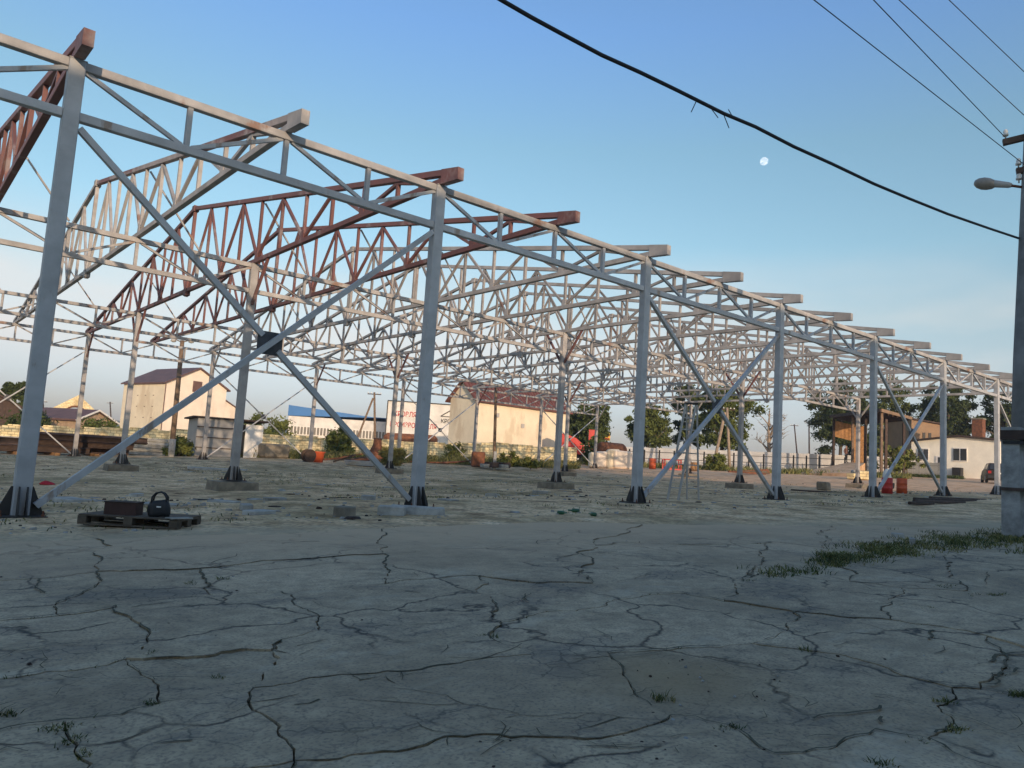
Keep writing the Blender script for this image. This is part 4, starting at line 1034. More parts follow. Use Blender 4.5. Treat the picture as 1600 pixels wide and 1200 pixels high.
# soil and moss in the open joints and in the dead-end cracks
XC = [[(900, 954), (952, 960), (1012, 958), (1087, 971)], [(1367, 1091), (1427, 1101), (1465, 1102)], [(447, 1022), (424, 1016), (470, 1028)], [(506, 1027), (540, 1024), (575, 1016)], [(600, 922), (640, 925), (675, 928)], [(400, 908), (440, 930)],
      [(1326, 909), (1380, 915)], [(1600, 1020), (1555, 1028), (1545, 1035), (1570, 1046)], [(1590, 1045), (1560, 1056), (1532, 1076)], [(1270, 1125), (1300, 1117), (1367, 1112), (1395, 1100)], [(1378, 1122), (1382, 1142)], [(300, 1160), (240, 1163), (190, 1165)],
      [(460, 1104), (500, 1095), (530, 1085)], [(560, 1065), (600, 1058), (650, 1080)], [(600, 1155), (540, 1170), (500, 1192)], [(840, 911), (820, 930), (835, 945)], [(205, 950), (240, 945), (300, 940)], [(30, 985), (100, 975), (160, 975)], [(950, 1155), (1000, 1190)], [(700, 1153), (720, 1180), (700, 1210)],
      [(850, 1160), (870, 1190), (920, 1196)], [(1155, 1142), (1190, 1150), (1260, 1148)], [(1060, 850), (1180, 858), (1240, 862)], [(880, 870), (980, 862)], [(440, 850), (520, 846)], [(60, 905), (70, 930)], [(1450, 1000), (1480, 985)], [(1240, 985), (1285, 998)], [(1060, 990), (1000, 985), (960, 990)]]
paths = [chain_path(k, 0, len(CH[k])-1) for k in range(1, 6)]+[conn_path(c_) for c_ in CN]
for pl in XC:
    o_l = []
    for a, b_ in zip(pl, pl[1:]): o_l += [g2(a)]+jag(g2(a), g2(b_), a, b_)
    paths.append(o_l+[g2(pl[-1])])
rw = random.Random(17)
def crack(p, an, L_, dep=0):
    pts = [p.copy()]; done = 0; st_ = .05+.012*p.length
    while done < L_:
        an += rw.gauss(0, .42); q = pts[-1]+Vector((math.cos(an), math.sin(an)))*st_*rw.uniform(.5, 1.3); done += st_; pts.append(q)
        if dep < 2 and rw.random() < .07: crack(q, an+rw.choice((-1, 1))*rw.uniform(.5, 1.2), L_*rw.uniform(.2, .5), dep+1)
        if not inside(q.x, q.y): break
    if len(pts) > 3: paths.append(pts)
n_main = len(paths)
for k in range(80):
    q_ = g2((rw.uniform(-60, 1660), 850+345*rw.random()**.8)); crack(q_, rw.choice((rw.uniform(-.5, .5), rw.uniform(-.5, .5)+3.14, rw.uniform(0, 6.28)))-.35, rw.uniform(.25, 1.0)*(.35+.22*q_.length))
rib = MB()
for k, pth in enumerate(paths):
    fine = []
    for a, b_ in zip(pth, pth[1:]):
        n_ = max(1, int((b_-a).length/.05)); fine += [a.lerp(b_, i/n_) for i in range(n_)]
    prev = None
    for i in range(len(fine)-1):
        p, q = fine[i], fine[i+1]; d_ = (q-p)
        if d_.length < 1e-4: continue
        d_ = Vector((-d_.y, d_.x)).normalized()
        w_ = noise.noise(Vector((p.x*1.7+k, p.y*1.7, 4.2)))*.55+noise.noise(Vector((p.x*9, p.y*9, 8)))*.45+(.22 if k < n_main else .14)
        w_ = max(0, w_)*(.024 if k < n_main else .011)*(.55+.15*p.length); w_ = min(w_, .06)
        if w_ > .010 and rg.random() < .05: blades(gm if rg.random() < .6 else dm, Vector((p.x, p.y, plane(p.x, p.y))), 4, .022, .02, .0024, rg)
        if w_ < .0015: prev = None; continue
        j_ = noise.noise(Vector((p.x*14, p.y*14, 2)))*.012
        a, b_ = p+d_*(w_*.5+j_), p-d_*(w_*.5-j_); z = plane(p.x, p.y)+.0075
        rib.v += [(a.x, a.y, z), (b_.x, b_.y, z)]; c0 = len(rib.v)-2
        if prev is not None: rib.f.append((prev, prev+1, c0+1, c0))
        prev = c0
kind(link('crack_moss', rib.mesh('crack_moss', mat('damp_soil', (.12, .10, .065), .95, .4, 8, c2=(.05, .05, .028)), False, False)), 'stuff')
# weeds over the dirt yard, along the walls and round the debris
def rough(px, py): p = ground(px, py); return Vector((p.x, p.y, tz(p.x, p.y)))
for k in range(2600):
    x, y = rg.uniform(-6, 46), rg.uniform(9.5, 40)
    if noise.noise(Vector((x*.22, y*.22, 5))) > .12: blades(gm if rg.random() < .55 else dm, Vector((x, y, tz(x, y))), 12, .07, .40, .008, rg)
for k in range(2600):
    a = rg.uniform(-60, 900); D_ = rg.uniform(52, 64.5); p = gp(a, D_); blades(dm if rg.random() < .68 else gm, p, 12, rg.uniform(.25, .8), .4, .03, rg)
for k in range(900):
    a = rg.uniform(890, 1420); D_ = rg.uniform(70, 88); p = gp(a, D_)
    if noise.noise(Vector((p.x*.15, p.y*.15, 1))) > -.05: blades(dm if rg.random() < .7 else gm, p, 12, rg.uniform(.3, .8), .5, .035, rg)
for k in range(260):
    a = rg.uniform(1390, 1500); p = gp(a, rg.uniform(90, 95)); blades(gm, p, 12, .4, .5, .035, rg)
kind(link('grass', gm.mesh('grass', M['grass'], False, False)), 'stuff'); kind(link('dry_weeds', dm.mesh('dry_weeds', M['drygrass'], False, False)), 'stuff')
def stone(mb, c, r_, rn):
    vs = []
    for x, y, z in ((-1, -1, -.5), (1, -1, -.5), (1, 1, -.5), (-1, 1, -.5), (-.7, -.7, .6), (.7, -.7, .6), (.7, .7, .6), (-.7, .7, .6)):
        vs.append(Vector((x*rn.uniform(.6, 1.2), y*rn.uniform(.6, 1.2), z*rn.uniform(.5, 1.1)))*r_)
    rz = Matrix.Rotation(rn.uniform(0, 6.3), 3, 'Z')
    mb.add([rz @ v_+c for v_ in vs], [(3, 2, 1, 0), (4, 5, 6, 7), (0, 1, 5, 4), (1, 2, 6, 5), (2, 3, 7, 6), (3, 0, 4, 7)])
gr, gr2 = MB(), MB()
for k in range(3600):
    x, y = rg.uniform(-5, 44), 9.3+30*rg.random()**1.6
    if noise.noise(Vector((x*.3, y*.3, 12))) < -.12: continue
    z = tz(x, y) if not inside(x, y) else plane(x, y); r_ = .010+.035*rg.random()**3
    stone(gr if rg.random() < .8 else gr2, Vector((x, y, z+r_*.3)), r_, rg)
for k in range(900):
    px_, py_ = rg.uniform(0, 1600), 835+365*rg.random()**1.4; p = ground(px_, py_)
    if noise.noise(Vector((p.x*.8, p.y*.8, 31))) < .18: continue
    stone(gr if rg.random() < .55 else gr2, Vector((p.x, p.y, p.z+.002)), .002+.007*rg.random()**2.5, rg)
for k in range(420):
    x, y = rg.uniform(-4, 42), 9.8+28*rg.random()**1.3
    if noise.noise(Vector((x*.25, y*.25, 51))) < .0: continue
    r_ = rg.uniform(.04, .15); v0 = len(gr.v); tgt = gr if rg.random() < .7 else gr2; v0 = len(tgt.v)
    stone(tgt, Vector((0, 0, 0)), r_, rg); base_z = tz(x, y)
    for q_ in range(v0, len(tgt.v)): a_ = tgt.v[q_]; tgt.v[q_] = (a_[0]+x, a_[1]*.6+y, a_[2]*.22+base_z+.012)
kind(link('gravel', gr.mesh('gravel', M['slabpale'], False, False)), 'stuff'); kind(link('dark_gravel', gr2.mesh('dark_gravel', M['rustdark'], False, False)), 'stuff')

# ------------------------------------------------------------------ things lying about the yard
def onground(px, py):
    p = ground(px, py); return Vector((p.x, p.y, tz(p.x, p.y) if not inside(p.x, p.y) else plane(p.x, p.y)))
def lump(name, label, cat, P, size, mt, rz=0, group=None, tilt=0, taper=1.0, seed=0):
    rn = random.Random(seed*13+int(P.x*10)); mb = MB().box((0, 0, size[2]/2-.02), size, taper=taper)
    mb.v = [(x+rn.uniform(-.03, .03)*size[0], y+rn.uniform(-.05, .05)*size[1], z+rn.uniform(-.04, .04)*size[2]) for x, y, z in mb.v]
    bm = bmesh.new(); me = mb.mesh(name, mt); bm.from_mesh(me)
    bmesh.ops.bevel(bm, geom=bm.edges[:], offset=min(size)*.12, segments=1, affect='EDGES'); bm.to_mesh(me); bm.free()
    o = link(name, me, None, P, rz); o.rotation_euler.x = tilt; return tag(o, label, cat, group)

# pallet with box and bag, next to the nearest column
pp = (ground(133, 818)+ground(305, 820))/2; pa = math.atan2((ground(300, 824)-ground(133, 818)).y, (ground(300, 824)-ground(133, 818)).x)
pal = thing('wooden_pallet', 'dark wooden pallet lying beside the nearest column', 'pallet', (pp.x, pp.y, tz(pp.x, pp.y)+.012), None, pa)
PW, PD = 1.15, .72
for k in range(7): build(MB().box((0, -PD/2+.06+k*(PD-.12)/6, .135), (PW, .102+random.uniform(-.012, .012), .022), rz=random.uniform(-.008, .008)), 'deck_board', M['wood'], pal)
for x_ in (-PW/2+.05, 0, PW/2-.05):
    build(MB().box((x_, 0, .113), (.10, PD, .02)), 'cross_board', M['wood'], pal)
    for y_ in (-PD/2+.06, 0, PD/2-.06): build(MB().box((x_, y_, .062), (.10, .12, .08)), 'block', M['wood'], pal)
for y_ in (-PD/2+.06, 0, PD/2-.06): build(MB().box((0, y_, .011), (PW, .11, .02)), 'bottom_board', M['wood'], pal)
pal.scale.z = .8; pz = pal.location.z+.118
c_ = at(193, 800, math.hypot(pp.x, pp.y)-.05)
bx_ = thing('tool_box', 'dark red-brown box standing on the pallet', 'box', (c_.x, c_.y, pz), None, pa+.05)
build(MB().box((0, 0, .07), (.36, .22, .14)), 'body', mat('brown_box', (.07, .035, .028), .7, .3, 6), bx_)
build(MB().box((0, 0, .147), (.375, .235, .012)), 'lid', M['rustdark'], bx_)
c_ = at(248, 800, math.hypot(pp.x, pp.y)-.25)
bag = thing('tote_bag', 'black bag with a looped handle standing on the pallet', 'bag', (c_.x, c_.y, pz), None, pa+.1)
bm_ = MB().lathe((0, 0, 0), [(.05, 0), (.125, .008), (.138, .05), (.135, .11), (.115, .165), (.09, .19)], 14); bm_.v = [(x, y*.62+.012*math.sin(x*40), z+.012*math.sin(x*30)) for x, y, z in bm_.v]
build(bm_, 'body', M['dark'], bag, smooth=True)
for y_ in (-.035, .035):
    build(MB().tube([(-.085, y_, .15), (-.08, y_, .23), (-.045, y_*.7, .275), (0, y_*.5, .29), (.045, y_*.7, .275), (.08, y_, .23), (.085, y_, .15)], .011, 7), 'handle', M['dark'], bag, smooth=True)
build(MB().box((.02, -.083, .12), (.05, .004, .016)), 'label_patch', M['white'], bag)
c_ = at(277, 806, math.hypot(pp.x, pp.y)-.45)
for k in range(2):
    o = build(MB().box((0, 0, .008), (.26, .04, .014)), 'lath', M['slabpale'], loc=(c_.x+k*.03, c_.y-k*.07, pz+.001+k*.0), rz=pa+.75+.1*k)
    tag(o, 'pale lath on the pallet, %s the bag' % ('nearer' if k == 0 else 'farther from'), 'lath', 'laths on the pallet')

# stepladder
lt = thing('stepladder', 'tall double-sided metal stepladder standing between front columns', 'ladder', onground(1066, 781))
l0 = lt.location.copy(); R3 = Vector((RT.x, RT.y, 0)).normalized(); F3 = Vector((FW.x, FW.y, 0)).normalized()
k_ = 19.4*.985/F_PX
ht = 2.42
for s, xo in ((0, -.26), (1, .36)):
    nm = 'front_ladder' if s == 0 else 'rear_ladder'
    f0, f1 = R3*(-.42 if s == 0 else .20)+F3*(-.25 if s == 0 else .35), R3*(-.16 if s == 0 else .50)+F3*(-.25 if s == 0 else .35)
    t0, t1 = R3*(.0 if s == 0 else .03)+F3*.02*s+Vector((0, 0, ht)), R3*(.26 if s == 0 else .29)+F3*.02*s+Vector((0, 0, ht))
    lad = build(MB().beam(f0, t0, .035, .05), nm, M['sheet'], lt)
    build(MB().beam(f1, t1, .035, .05), 'stile', M['sheet'], lad)
    for q in range(1, 8):
        t_ = q/8.2; build(MB().beam(f0.lerp(t0, t_), f1.lerp(t1, t_), .03, .03), 'rung', M['sheet'], lad)
build(MB().beam(R3*-.02+Vector((0, 0, ht+.02)), R3*.31+Vector((0, 0, ht+.02)), .12, .04), 'top_hinge', M['dark'], lt)

# rubble and slabs in the shade
lump('kerb_stone', 'broken white kerb stone at the foot of the second front column, left piece', 'kerb stone', onground(612, 803), (.42, .24, .16), M['slabpale'], -.72, seed=1)
lump('kerb_stone', 'long white kerb stone lying before the second front column', 'kerb stone', onground(652, 802), (.85, .22, .15), M['slabpale'], -.66, seed=2)
lump('concrete_stump', 'short grey concrete stump in the dirt left of the kerb stones', 'stump', onground(538, 806), (.26, .24, .17), M['block'], .3, seed=3)
lump('black_plank', 'black offcut lying by the second-row footing', 'offcut', onground(325, 767), (.55, .18, .05), M['dark'], -.4, seed=4)
rg_ = MB().lathe((0, 0, 0), [(.12, 0), (.15, .03), (.11, .08), (.05, .12), (.01, .125)], 11); rg_.v = [(x*1.2+.04*math.sin(y*31), y*.8+.03*math.sin(x*37+z*20), z*(.75+.5*noise.noise(Vector((x*9, y*9, z*9))))) for x, y, z in rg_.v]
o = build(rg_, 'red_rag', mat('red_cloth', (.50, .03, .05), .85, .3, 14, .5), loc=onground(77, 740), smooth=True); tag(o, 'crumpled bright red rag in the dirt', 'rag')
WL = [(135, 762, .5), (215, 757, .35), (110, 772, .7), (245, 789, .6), (405, 801, .45), (385, 795, .3), (350, 783, .5), (430, 778, .4), (575, 776, .45), (700, 782, .4), (770, 768, .35), (1425, 851, .12), (1530, 841, .2), (1402, 839, .16), (845, 757, .5)]
for k, (a, b_, L_) in enumerate(WL):
    o = lump('rubble_slab', 'flat pale rubble piece, %s one counted from the left across the yard' % (NUM[sorted(x[0] for x in WL).index(a)]), 'rubble', onground(a, b_), (L_, L_*.55, .05+.03*(k % 3)), M['slabpale'], k*.9, 'pale rubble pieces', seed=k)
for k, (a, b_, L_) in enumerate([(1480, 784, 5.2), (1470, 787, 4.2), (1500, 782, 5.8), (1440, 789, 2.0)]):
    P = onground(a, b_); o = build(MB().beam((-L_/2, 0, .06), (L_/2, 0, .06), .09, .09, ch=.02), 'steel_bar', M['rustdark'], loc=P, rz=.02+.02*k)
    tag(o, '%s rusty bar lying on the ground before the right-hand front columns' % ('longest', 'second longest', 'rearmost', 'shortest')[k] if k != 0 else 'long rusty bar lying in the middle of the bars before the right-hand columns', 'steel bar', 'bars lying by the right-hand columns')
for k, (a, b_) in enumerate([(872, 803), (930, 806), (905, 800)]):
    blk = MB().tube([(0, 0, .035), (.12, 0, .035), (.15, 0, .035), (.21, .0, .035)], [.035, .035, .015, .014], 8)
    o = build(blk, 'plastic_bottle', mat('green_plastic', (.02, .11, .045), .3, .2, 5, spec=.6), loc=onground(a, b_), rz=k*1.3, smooth=True)
    tag(o, 'green plastic bottle lying on the ground, %s of three' % ('left one', 'right one', 'middle one')[k], 'bottle', 'green bottles')

# drums and white sack by the fifth front column
def drum(P, label, mt, h_=.6, r_=.195):
    t = thing('steel_drum', label, 'drum', P, 'drums')
    build(MB().lathe((0, 0, 0), [(r_, 0), (r_, .32*h_), (r_*1.05, .335*h_), (r_, .35*h_), (r_, .65*h_), (r_*1.05, .665*h_), (r_, .68*h_), (r_*1.02, h_), (r_*.93, h_), (r_*.92, h_*.96)], 16), 'body', mt, t, smooth=True)
    build(MB().lathe((r_*.5, 0, h_*.96), [(.04, 0), (.04, .02), (.01, .022)], 8), 'bung', M['dark'], t); return t
drum(onground(1386, 771), 'red drum close behind the fifth front column', M['redpaint'])
drum(onground(1409, 770), 'orange-rusty drum right of the red one', M['orange'])
drum(gp(1020, 66), 'orange drum in the far yard behind the third front column', M['orange'], .9, .30)
sk = MB().lathe((0, 0, 0), [(.08, 0), (.20, .03), (.24, .2), (.20, .45), (.10, .6), (.06, .66)], 12); sk.v = [(x*1.05+.02*math.sin(z*9), y*.8, z) for x, y, z in sk.v]
o = build(sk, 'white_sack', M['white'], loc=gp(1386, 40)+Vector((0, 0, .25)), smooth=True); tag(o, 'white sack standing on a crate behind the drums', 'sack')
lump('crate', 'low grey crate under the white sack', 'crate', gp(1386, 40), (.7, .6, .28), M['wood'], .3)
lump('concrete_block', 'grey concrete block on a dark sheet near the right ramp', 'block', onground(1287, 757), (.75, .5, .42), M['block'], .2)
o = build(MB().box((0, 0, .03), (2.6, 1.1, .06)), 'steel_sheet', M['rustdark'], loc=onground(1290, 763), rz=-.45); tag(o, 'dark steel sheet lying at the edge of the shade', 'steel sheet')
for k in range(6):
    lump('stone_block', '%s pale stone block in the heap beside the ramp' % NUM[k], 'stone', gp(1333+k*5, 60+k % 3), (.8, .6, .45+.2*(k % 2)), M['slabpale'] if k % 3 else M['limestone'], k*.7, 'stone heap by the ramp', seed=k)

# far yard, right of the red-roofed house
for k, (a, w_, h_) in enumerate([(930, 1.0, 1.2), (942, 1.2, 1.35), (957, 1.0, 1.55), (972, 1.5, 1.45)]):
    lump('building_block', '%s pale block in the row beyond the last back column' % NUM[k], 'block', gp(a, 62), (w_, .9, h_), M['pink'] if k % 2 else M['cream'], -.6, 'row of pale blocks', seed=k)
tk = thing('rusty_tank', 'rusty horizontal tank behind the row of pale blocks', 'tank', gp(955, 70))
build(MB().lathe((-1.6, 0, 1.5), [(.3, 0), (.62, .12), (.7, .25), (.7, 2.9), (.62, 3.05), (.3, 3.15)], 16, 'X'), 'shell', M['rust'], tk, smooth=True)
for x_ in (-1, 1): build(MB().box((x_, 0, .4), (.25, 1.0, .9)), 'cradle', M['rustdark'], tk)
lump('red_crate', 'dark red crate at the right end of the pale blocks', 'crate', gp(985, 64), (.7, .7, .9), M['rust'], .2)
fr = thing('storage_rack', 'red steel storage rack in the far yard behind the stepladder', 'rack', gp(1050, 66), None, -.6)
for x_ in (-.7, 0, .7):
    for y_ in (-.3, .3): build(MB().box((x_, y_, .45), (.10, .10, .9)), 'upright', M['redpaint'], fr)
for z_ in (.05, .85):
    for y_ in (-.3, .3): build(MB().box((0, y_, z_), (1.5, .09, .09)), 'bar', M['redpaint'], fr)
lump('orange_chest', 'orange-brown chest right of the red rack', 'chest', gp(1082, 66), (.8, .7, .75), M['plank'], .1)
for k in range(7):
    P = gp(1168+k*4, 62+k*.6); o = build(MB().beam((-1.6, 0, .1), (1.6, 0, .1+.15*(k % 3)), .14, .14), 'timber_baulk', M['wood'] if k % 2 else M['rust'], loc=P, rz=-.5+.12*k)
    tag(o, '%s old timber baulk from the left in the heap right of the leaning poles' % NUM[k], 'timber', 'timber baulks in the heap')
# red farm machine behind the back corner
rm = thing('farm_machine', 'red farm machine with tall chute beside the red-roofed house', 'machine', gp(896, 78), None, -.75)
build(MB().prism([(-1.9, -.9, 1.0), (1.0, -.9, 1.0), (1.2, -.9, 1.7), (.2, -.9, 2.6), (-.9, -.9, 3.0), (-1.9, -.9, 3.05)], (0, 1.8, 0)), 'hopper', M['redpaint'], rm)
build(MB().box((1.75, 0, 2.6), (.6, .7, 2.0)), 'chute', M['redpaint'], rm)
build(MB().box((0, 0, .8), (3.6, 1.2, .35)), 'chassis', M['dark'], rm)
for x_ in (-1.2, 1.1):
    for y_ in (-.85, .85):
        w_ = build(MB().lathe((x_, y_-.12, .5), [(.2, 0), (.48, .02), (.5, .12), (.48, .22), (.2, .24)], 14, 'Y'), 'wheel', M['dark'], rm, smooth=True)
ys_ = thing('roadside_sign', 'orange and yellow sign board on a post among the trees', 'sign', gp(943, 130))
a = at(933, 676, 130)-gp(943, 130); b_ = at(952, 689, 130)-gp(943, 130); c_ = (a+b_)/2; w_ = 19*130*.92/F_PX; h_ = 12*130*.92/F_PX
build(MB().tube([(0, 0, 0), (0, 0, a.z)], .12, 8), 'post', M['rustdark'], ys_)
sb = build(MB().box((0, 0, c_.z), (w_, .14, h_), rz=-.75), 'board', M['yellow'], ys_)
for z_ in (-.25, .2): build(MB().box((-.07*math.sin(.75)-.03, -.09, c_.z+z_*h_), (w_*.8, .06, h_*.2), rz=-.75), 'red_stripe', M['redpaint'], sb)

# left yard: beams, slab stacks, tubs, scrap
rb = random.Random(3)
hx = MB()
for k in range(15):
    lay = 0 if k < 7 else (1 if k < 12 else 2); i_ = k % 6; L_ = rb.uniform(2.6, 5.6)
    P = gp(70+rb.uniform(-70, 75), 43.6+i_*.42+lay*.12); sec = MB()
    sec.box((0, 0, .02), (L_, .2, .03)); sec.box((0, 0, .28), (L_, .2, .03)); sec.box((0, 0, .15), (L_, .02, .24))
    o = build(sec, 'steel_beam', M['rustdark'], loc=P+Vector((0, 0, .12+lay*.31)), rz=rb.uniform(-.16, .16)-.02)
    o.rotation_euler.x = rb.uniform(-.5, .5)
    tag(o, 'dark rusty I-beam in the stack at the left back of the yard', 'steel beam', 'stacked I-beams')
for k, (a, D_) in enumerate(((20, 43.2), (80, 43.0), (140, 43.3))):
    o = build(MB().box((0, 0, .05), (.2, 3.2, .14)), 'sleeper', M['plank'], loc=gp(a, D_+1.2)); tag(o, 'timber bearer under the I-beam stack, %s of three' % ('left', 'middle', 'right')[k], 'timber', 'bearers under the beams')
for st_i, (a, D_, n_, L_) in enumerate(((222, 50.5, 5, 3.6), (120, 51, 4, 5.2), (20, 51, 4, 4.6))):
    for k in range(n_):
        o = lump('precast_slab', '%s concrete slab from the ground in the %s slab stack' % (NUM[k], ('right', 'middle', 'left')[st_i]), 'concrete slab', gp(a+rb.uniform(-2, 2), D_)+Vector((0, 0, k*.205)), (L_, 1.4, .19), M['slabpale'], -.03+rb.uniform(-.02, .02), 'stacked concrete slabs', seed=k)
lump('concrete_ring', 'squat concrete block right of the shed doors', 'block', gp(427, 52), (1.7, 1.2, .95), M['block'], .1)
tb = thing('orange_tub', 'bright orange tub behind the third back-row column', 'tub', onground(497, 722))
build(MB().lathe((0, 0, 0), [(.26, 0), (.33, .55), (.36, .57), (.36, .6), (.31, .6), (.25, .05)], 14), 'body', M['orange'], tb, smooth=True)
build(MB().lathe((0, 0, .57), [(.37, 0), (.39, .02), (.37, .05)], 14), 'rim', M['orange'], tb, smooth=True)
tr_ = thing('cable_reel', 'dark cable reel left of the orange tub', 'reel', onground(481, 722)+Vector((0, 0, .0)))
for y_ in (-.22, .22): build(MB().lathe((0, y_-.02, .36), [(.36, 0), (.36, .04)], 16, 'Y'), 'flange', M['rustdark'], tr_)
build(MB().lathe((0, -.2, .36), [(.2, 0), (.2, .4)], 12, 'Y'), 'drum', M['dark'], tr_, smooth=True)
for k in range(9):
    P = onground(520+k*9, 719+(k % 3)*2.5); L_ = rb.uniform(1.2, 2.6)
    o = build(MB().beam((-L_/2, 0, .08), (L_/2, 0, .12+rb.uniform(0, .5)), .09, .09), 'scrap_bar', M['rust'] if k % 2 else M['rustdark'], loc=P, rz=rb.uniform(-.8, .8))
    tag(o, '%s rusty bar from the left in the scrap heap behind the second bay' % NUM[k], 'scrap bar', 'scrap bars')
for k in range(4):
    o = build(MB().box((0, 0, .04+.07*k), (1.5, .9, .05)), 'pale_sheet', M['fencesheet'], loc=onground(562, 725), rz=-.5+.15*k); tag(o, '%s pale blue-white sheet from the bottom of the pile before the scrap' % NUM[k], 'sheet', 'pale sheets')
rc = thing('rusty_cone', 'tall rusty cone-shaped hopper in the scrap', 'hopper', gp(588, 52))
build(MB().lathe((0, 0, 0), [(.62, 0), (.58, .5), (.3, 1.1), (.26, 1.55), (.2, 1.6)], 12), 'shell', M['rust'], rc, smooth=True); build(MB().lathe((0, 0, 1.5), [(.28, 0), (.3, .04), (.28, .08)], 12), 'collar', M['rustdark'], rc)
lump('steel_cabinet', 'dark red steel cabinet beside the rusty pole', 'cabinet', gp(747, 49), (.85, .6, .95), M['rust'], -.5)
for k in range(8):
    o = lump('scrap_heap_piece', '%s scrap lump from the left in the heap by the white-footed pole' % NUM[k], 'scrap', gp(758+k*5, 47.5+(k % 3)*.5), (.5, .4, .22+.12*(k % 2)), M['rustdark'] if k % 2 else M['slabpale'], k, 'scrap lumps', seed=k)
for k in range(5): 
    o = build(MB().beam((-1.3, 0, .09), (1.3, 0, .09+.08*k), .2, .05), 'rusty_strip', M['rust'], loc=gp(672+k*12, 50), rz=-.4+.1*k); tag(o, '%s rusty strip from the left in the weeds below the lettered building' % NUM[k], 'steel strip', 'rusty strips')
o = build(MB().box((0, 0, .03), (2.4, 1.1, .1)), 'pale_slab', M['slabpale'], loc=onground(340, 725), rz=-.3); tag(o, 'pale slab lying at the foot of the second back-row column', 'slab')
lump('rust_container', 'rusty container roof behind the wall below the lettering', 'container', gp(640, 72), (5.0, 2.4, 2.3), M['rust'], -.55)

# ------------------------------------------------------------------ parked car
ca = thing('parked_car', 'dark car parked beside the white house, seen from behind', 'car', gp(1556, 73), None, math.atan2(ray(1556, 735).y, ray(1556, 735).x)+.12)
M['carpaint'] = mat('dark_car_paint', (.03, .024, .022), .25, .2, 2, spec=.6); M['tyre'] = mat('tyre', (.02, .02, .02), .9, .2, 8)
sec = [(-2.15, .30, .62, .80, 1.02), (-2.1, .26, .82, .86, .98), (-1.5, .24, .90, .92, .96), (0, .22, .90, .95, .96), (1.2, .24, .86, .90, .9), (1.95, .28, .70, .80, .8), (2.15, .34, .55, .7, .66)]
bd = MB()
for x_, zb_, w0, zt_, w1 in [(-2.12, .34, .80, .95, .74), (-2.0, .24, .88, 1.0, .86), (-1.0, .20, .90, 1.0, .88), (.6, .20, .90, .98, .88), (1.6, .22, .88, .88, .82), (2.1, .34, .76, .70, .68)]:
    bd.v += [(x_, -w0, zb_), (x_, -w0*1.01, (zb_+zt_)/2), (x_, -w1, zt_), (x_, w1, zt_), (x_, w0*1.01, (zb_+zt_)/2), (x_, w0, zb_)]
for i in range(5):
    for j in range(6): bd.f.append((i*6+j, i*6+(j+1) % 6, (i+1)*6+(j+1) % 6, (i+1)*6+j))
bd.f += [tuple(range(6)), tuple(range(30, 36))[::-1]]
build(bd, 'body', M['carpaint'], ca)
cab = MB().add([(-2.0, -.80, .99), (1.15, -.80, .97), (1.15, .80, .97), (-2.0, .80, .99), (-1.62, -.62, 1.55), (.35, -.62, 1.55), (.35, .62, 1.55), (-1.62, .62, 1.55)], [(3, 2, 1, 0), (4, 5, 6, 7), (0, 1, 5, 4), (1, 2, 6, 5), (2, 3, 7, 6), (3, 0, 4, 7)])
build(cab, 'cabin', M['carpaint'], ca)
build(MB().add([(-1.99, -.66, 1.06), (-1.99, .66, 1.06), (-1.70, .55, 1.47), (-1.70, -.55, 1.47)], [(0, 1, 2, 3)]).add([(-2.0, -.66, 1.06), (-2.0, .66, 1.06), (-1.71, .55, 1.47), (-1.71, -.55, 1.47)], [(3, 2, 1, 0)]), 'rear_window', M['glass'], ca)
for s in (-1, 1):
    for (x_a, x_b) in ((-1.5, -.45), (-.35, .65)):
        build(MB().prism([(x_a, s*.775, 1.07), (x_b, s*.775, 1.07), (x_b-.12, s*.66, 1.46), (x_a+.06, s*.66, 1.46)], (0, s*.02, 0)), 'side_window', M['glass'], ca)
    build(MB().box((-2.1, s*.68, .82), (.1, .22, .2)), 'tail_light', mat('tail_red', (.35, .02, .015), .3, .1, 3), ca)
    for x_ in (-1.35, 1.35):
        w_ = build(MB().lathe((x_, s*.80-.1, .32), [(.2, 0), (.31, .01), (.325, .1), (.31, .19), (.2, .2)], 16, 'Y'), 'wheel', M['tyre'], ca, smooth=True)
        build(MB().lathe((x_, s*.80-.11, .32), [(.18, 0), (.18, .22)], 10, 'Y'), 'rim', M['sheet'], w_)
build(MB().box((-2.15, 0, .45), (.12, 1.6, .2)), 'bumper', M['dark'], ca)
build(MB().box((-2.17, 0, .74), (.06, .52, .11)), 'number_plate', M['white'], ca)

# ------------------------------------------------------------------ person on the ramp
pr_ = ramp_top+Vector((0, 0, 0)); pr_ = Vector((gp(1322, 83.2).x, gp(1322, 83.2).y, 0))
pr_.z = gp(1322, 83.2).z+1.2
bone = {'pel': (0, 0, .92, .13), 'che': (0, .01, 1.22, .155), 'sho': (0, .0, 1.40, .11), 'nec': (0, .0, 1.50, .055), 'hea': (0, -.02, 1.60, .088), 'top': (0, -.015, 1.71, .072)}
for s, n_ in ((-1, 'l'), (1, 'r')):
    bone.update({'hip'+n_: (s*.09, 0, .86, .098), 'kne'+n_: (s*.11, -.03+.02*s, .48, .062), 'ank'+n_: (s*.12, .02, .09, .045), 'toe'+n_: (s*.14, -.15, .045, .038),
                 'arm'+n_: (s*.19, .0, 1.38, .062), 'elb'+n_: (s*.27, .04, 1.12, .045), 'wri'+n_: (s*.24, -.08, .90, .034), 'han'+n_: (s*.23, -.12, .81, .03)})
ed = [('pel', 'che'), ('che', 'sho'), ('sho', 'nec'), ('nec', 'hea'), ('hea', 'top')]
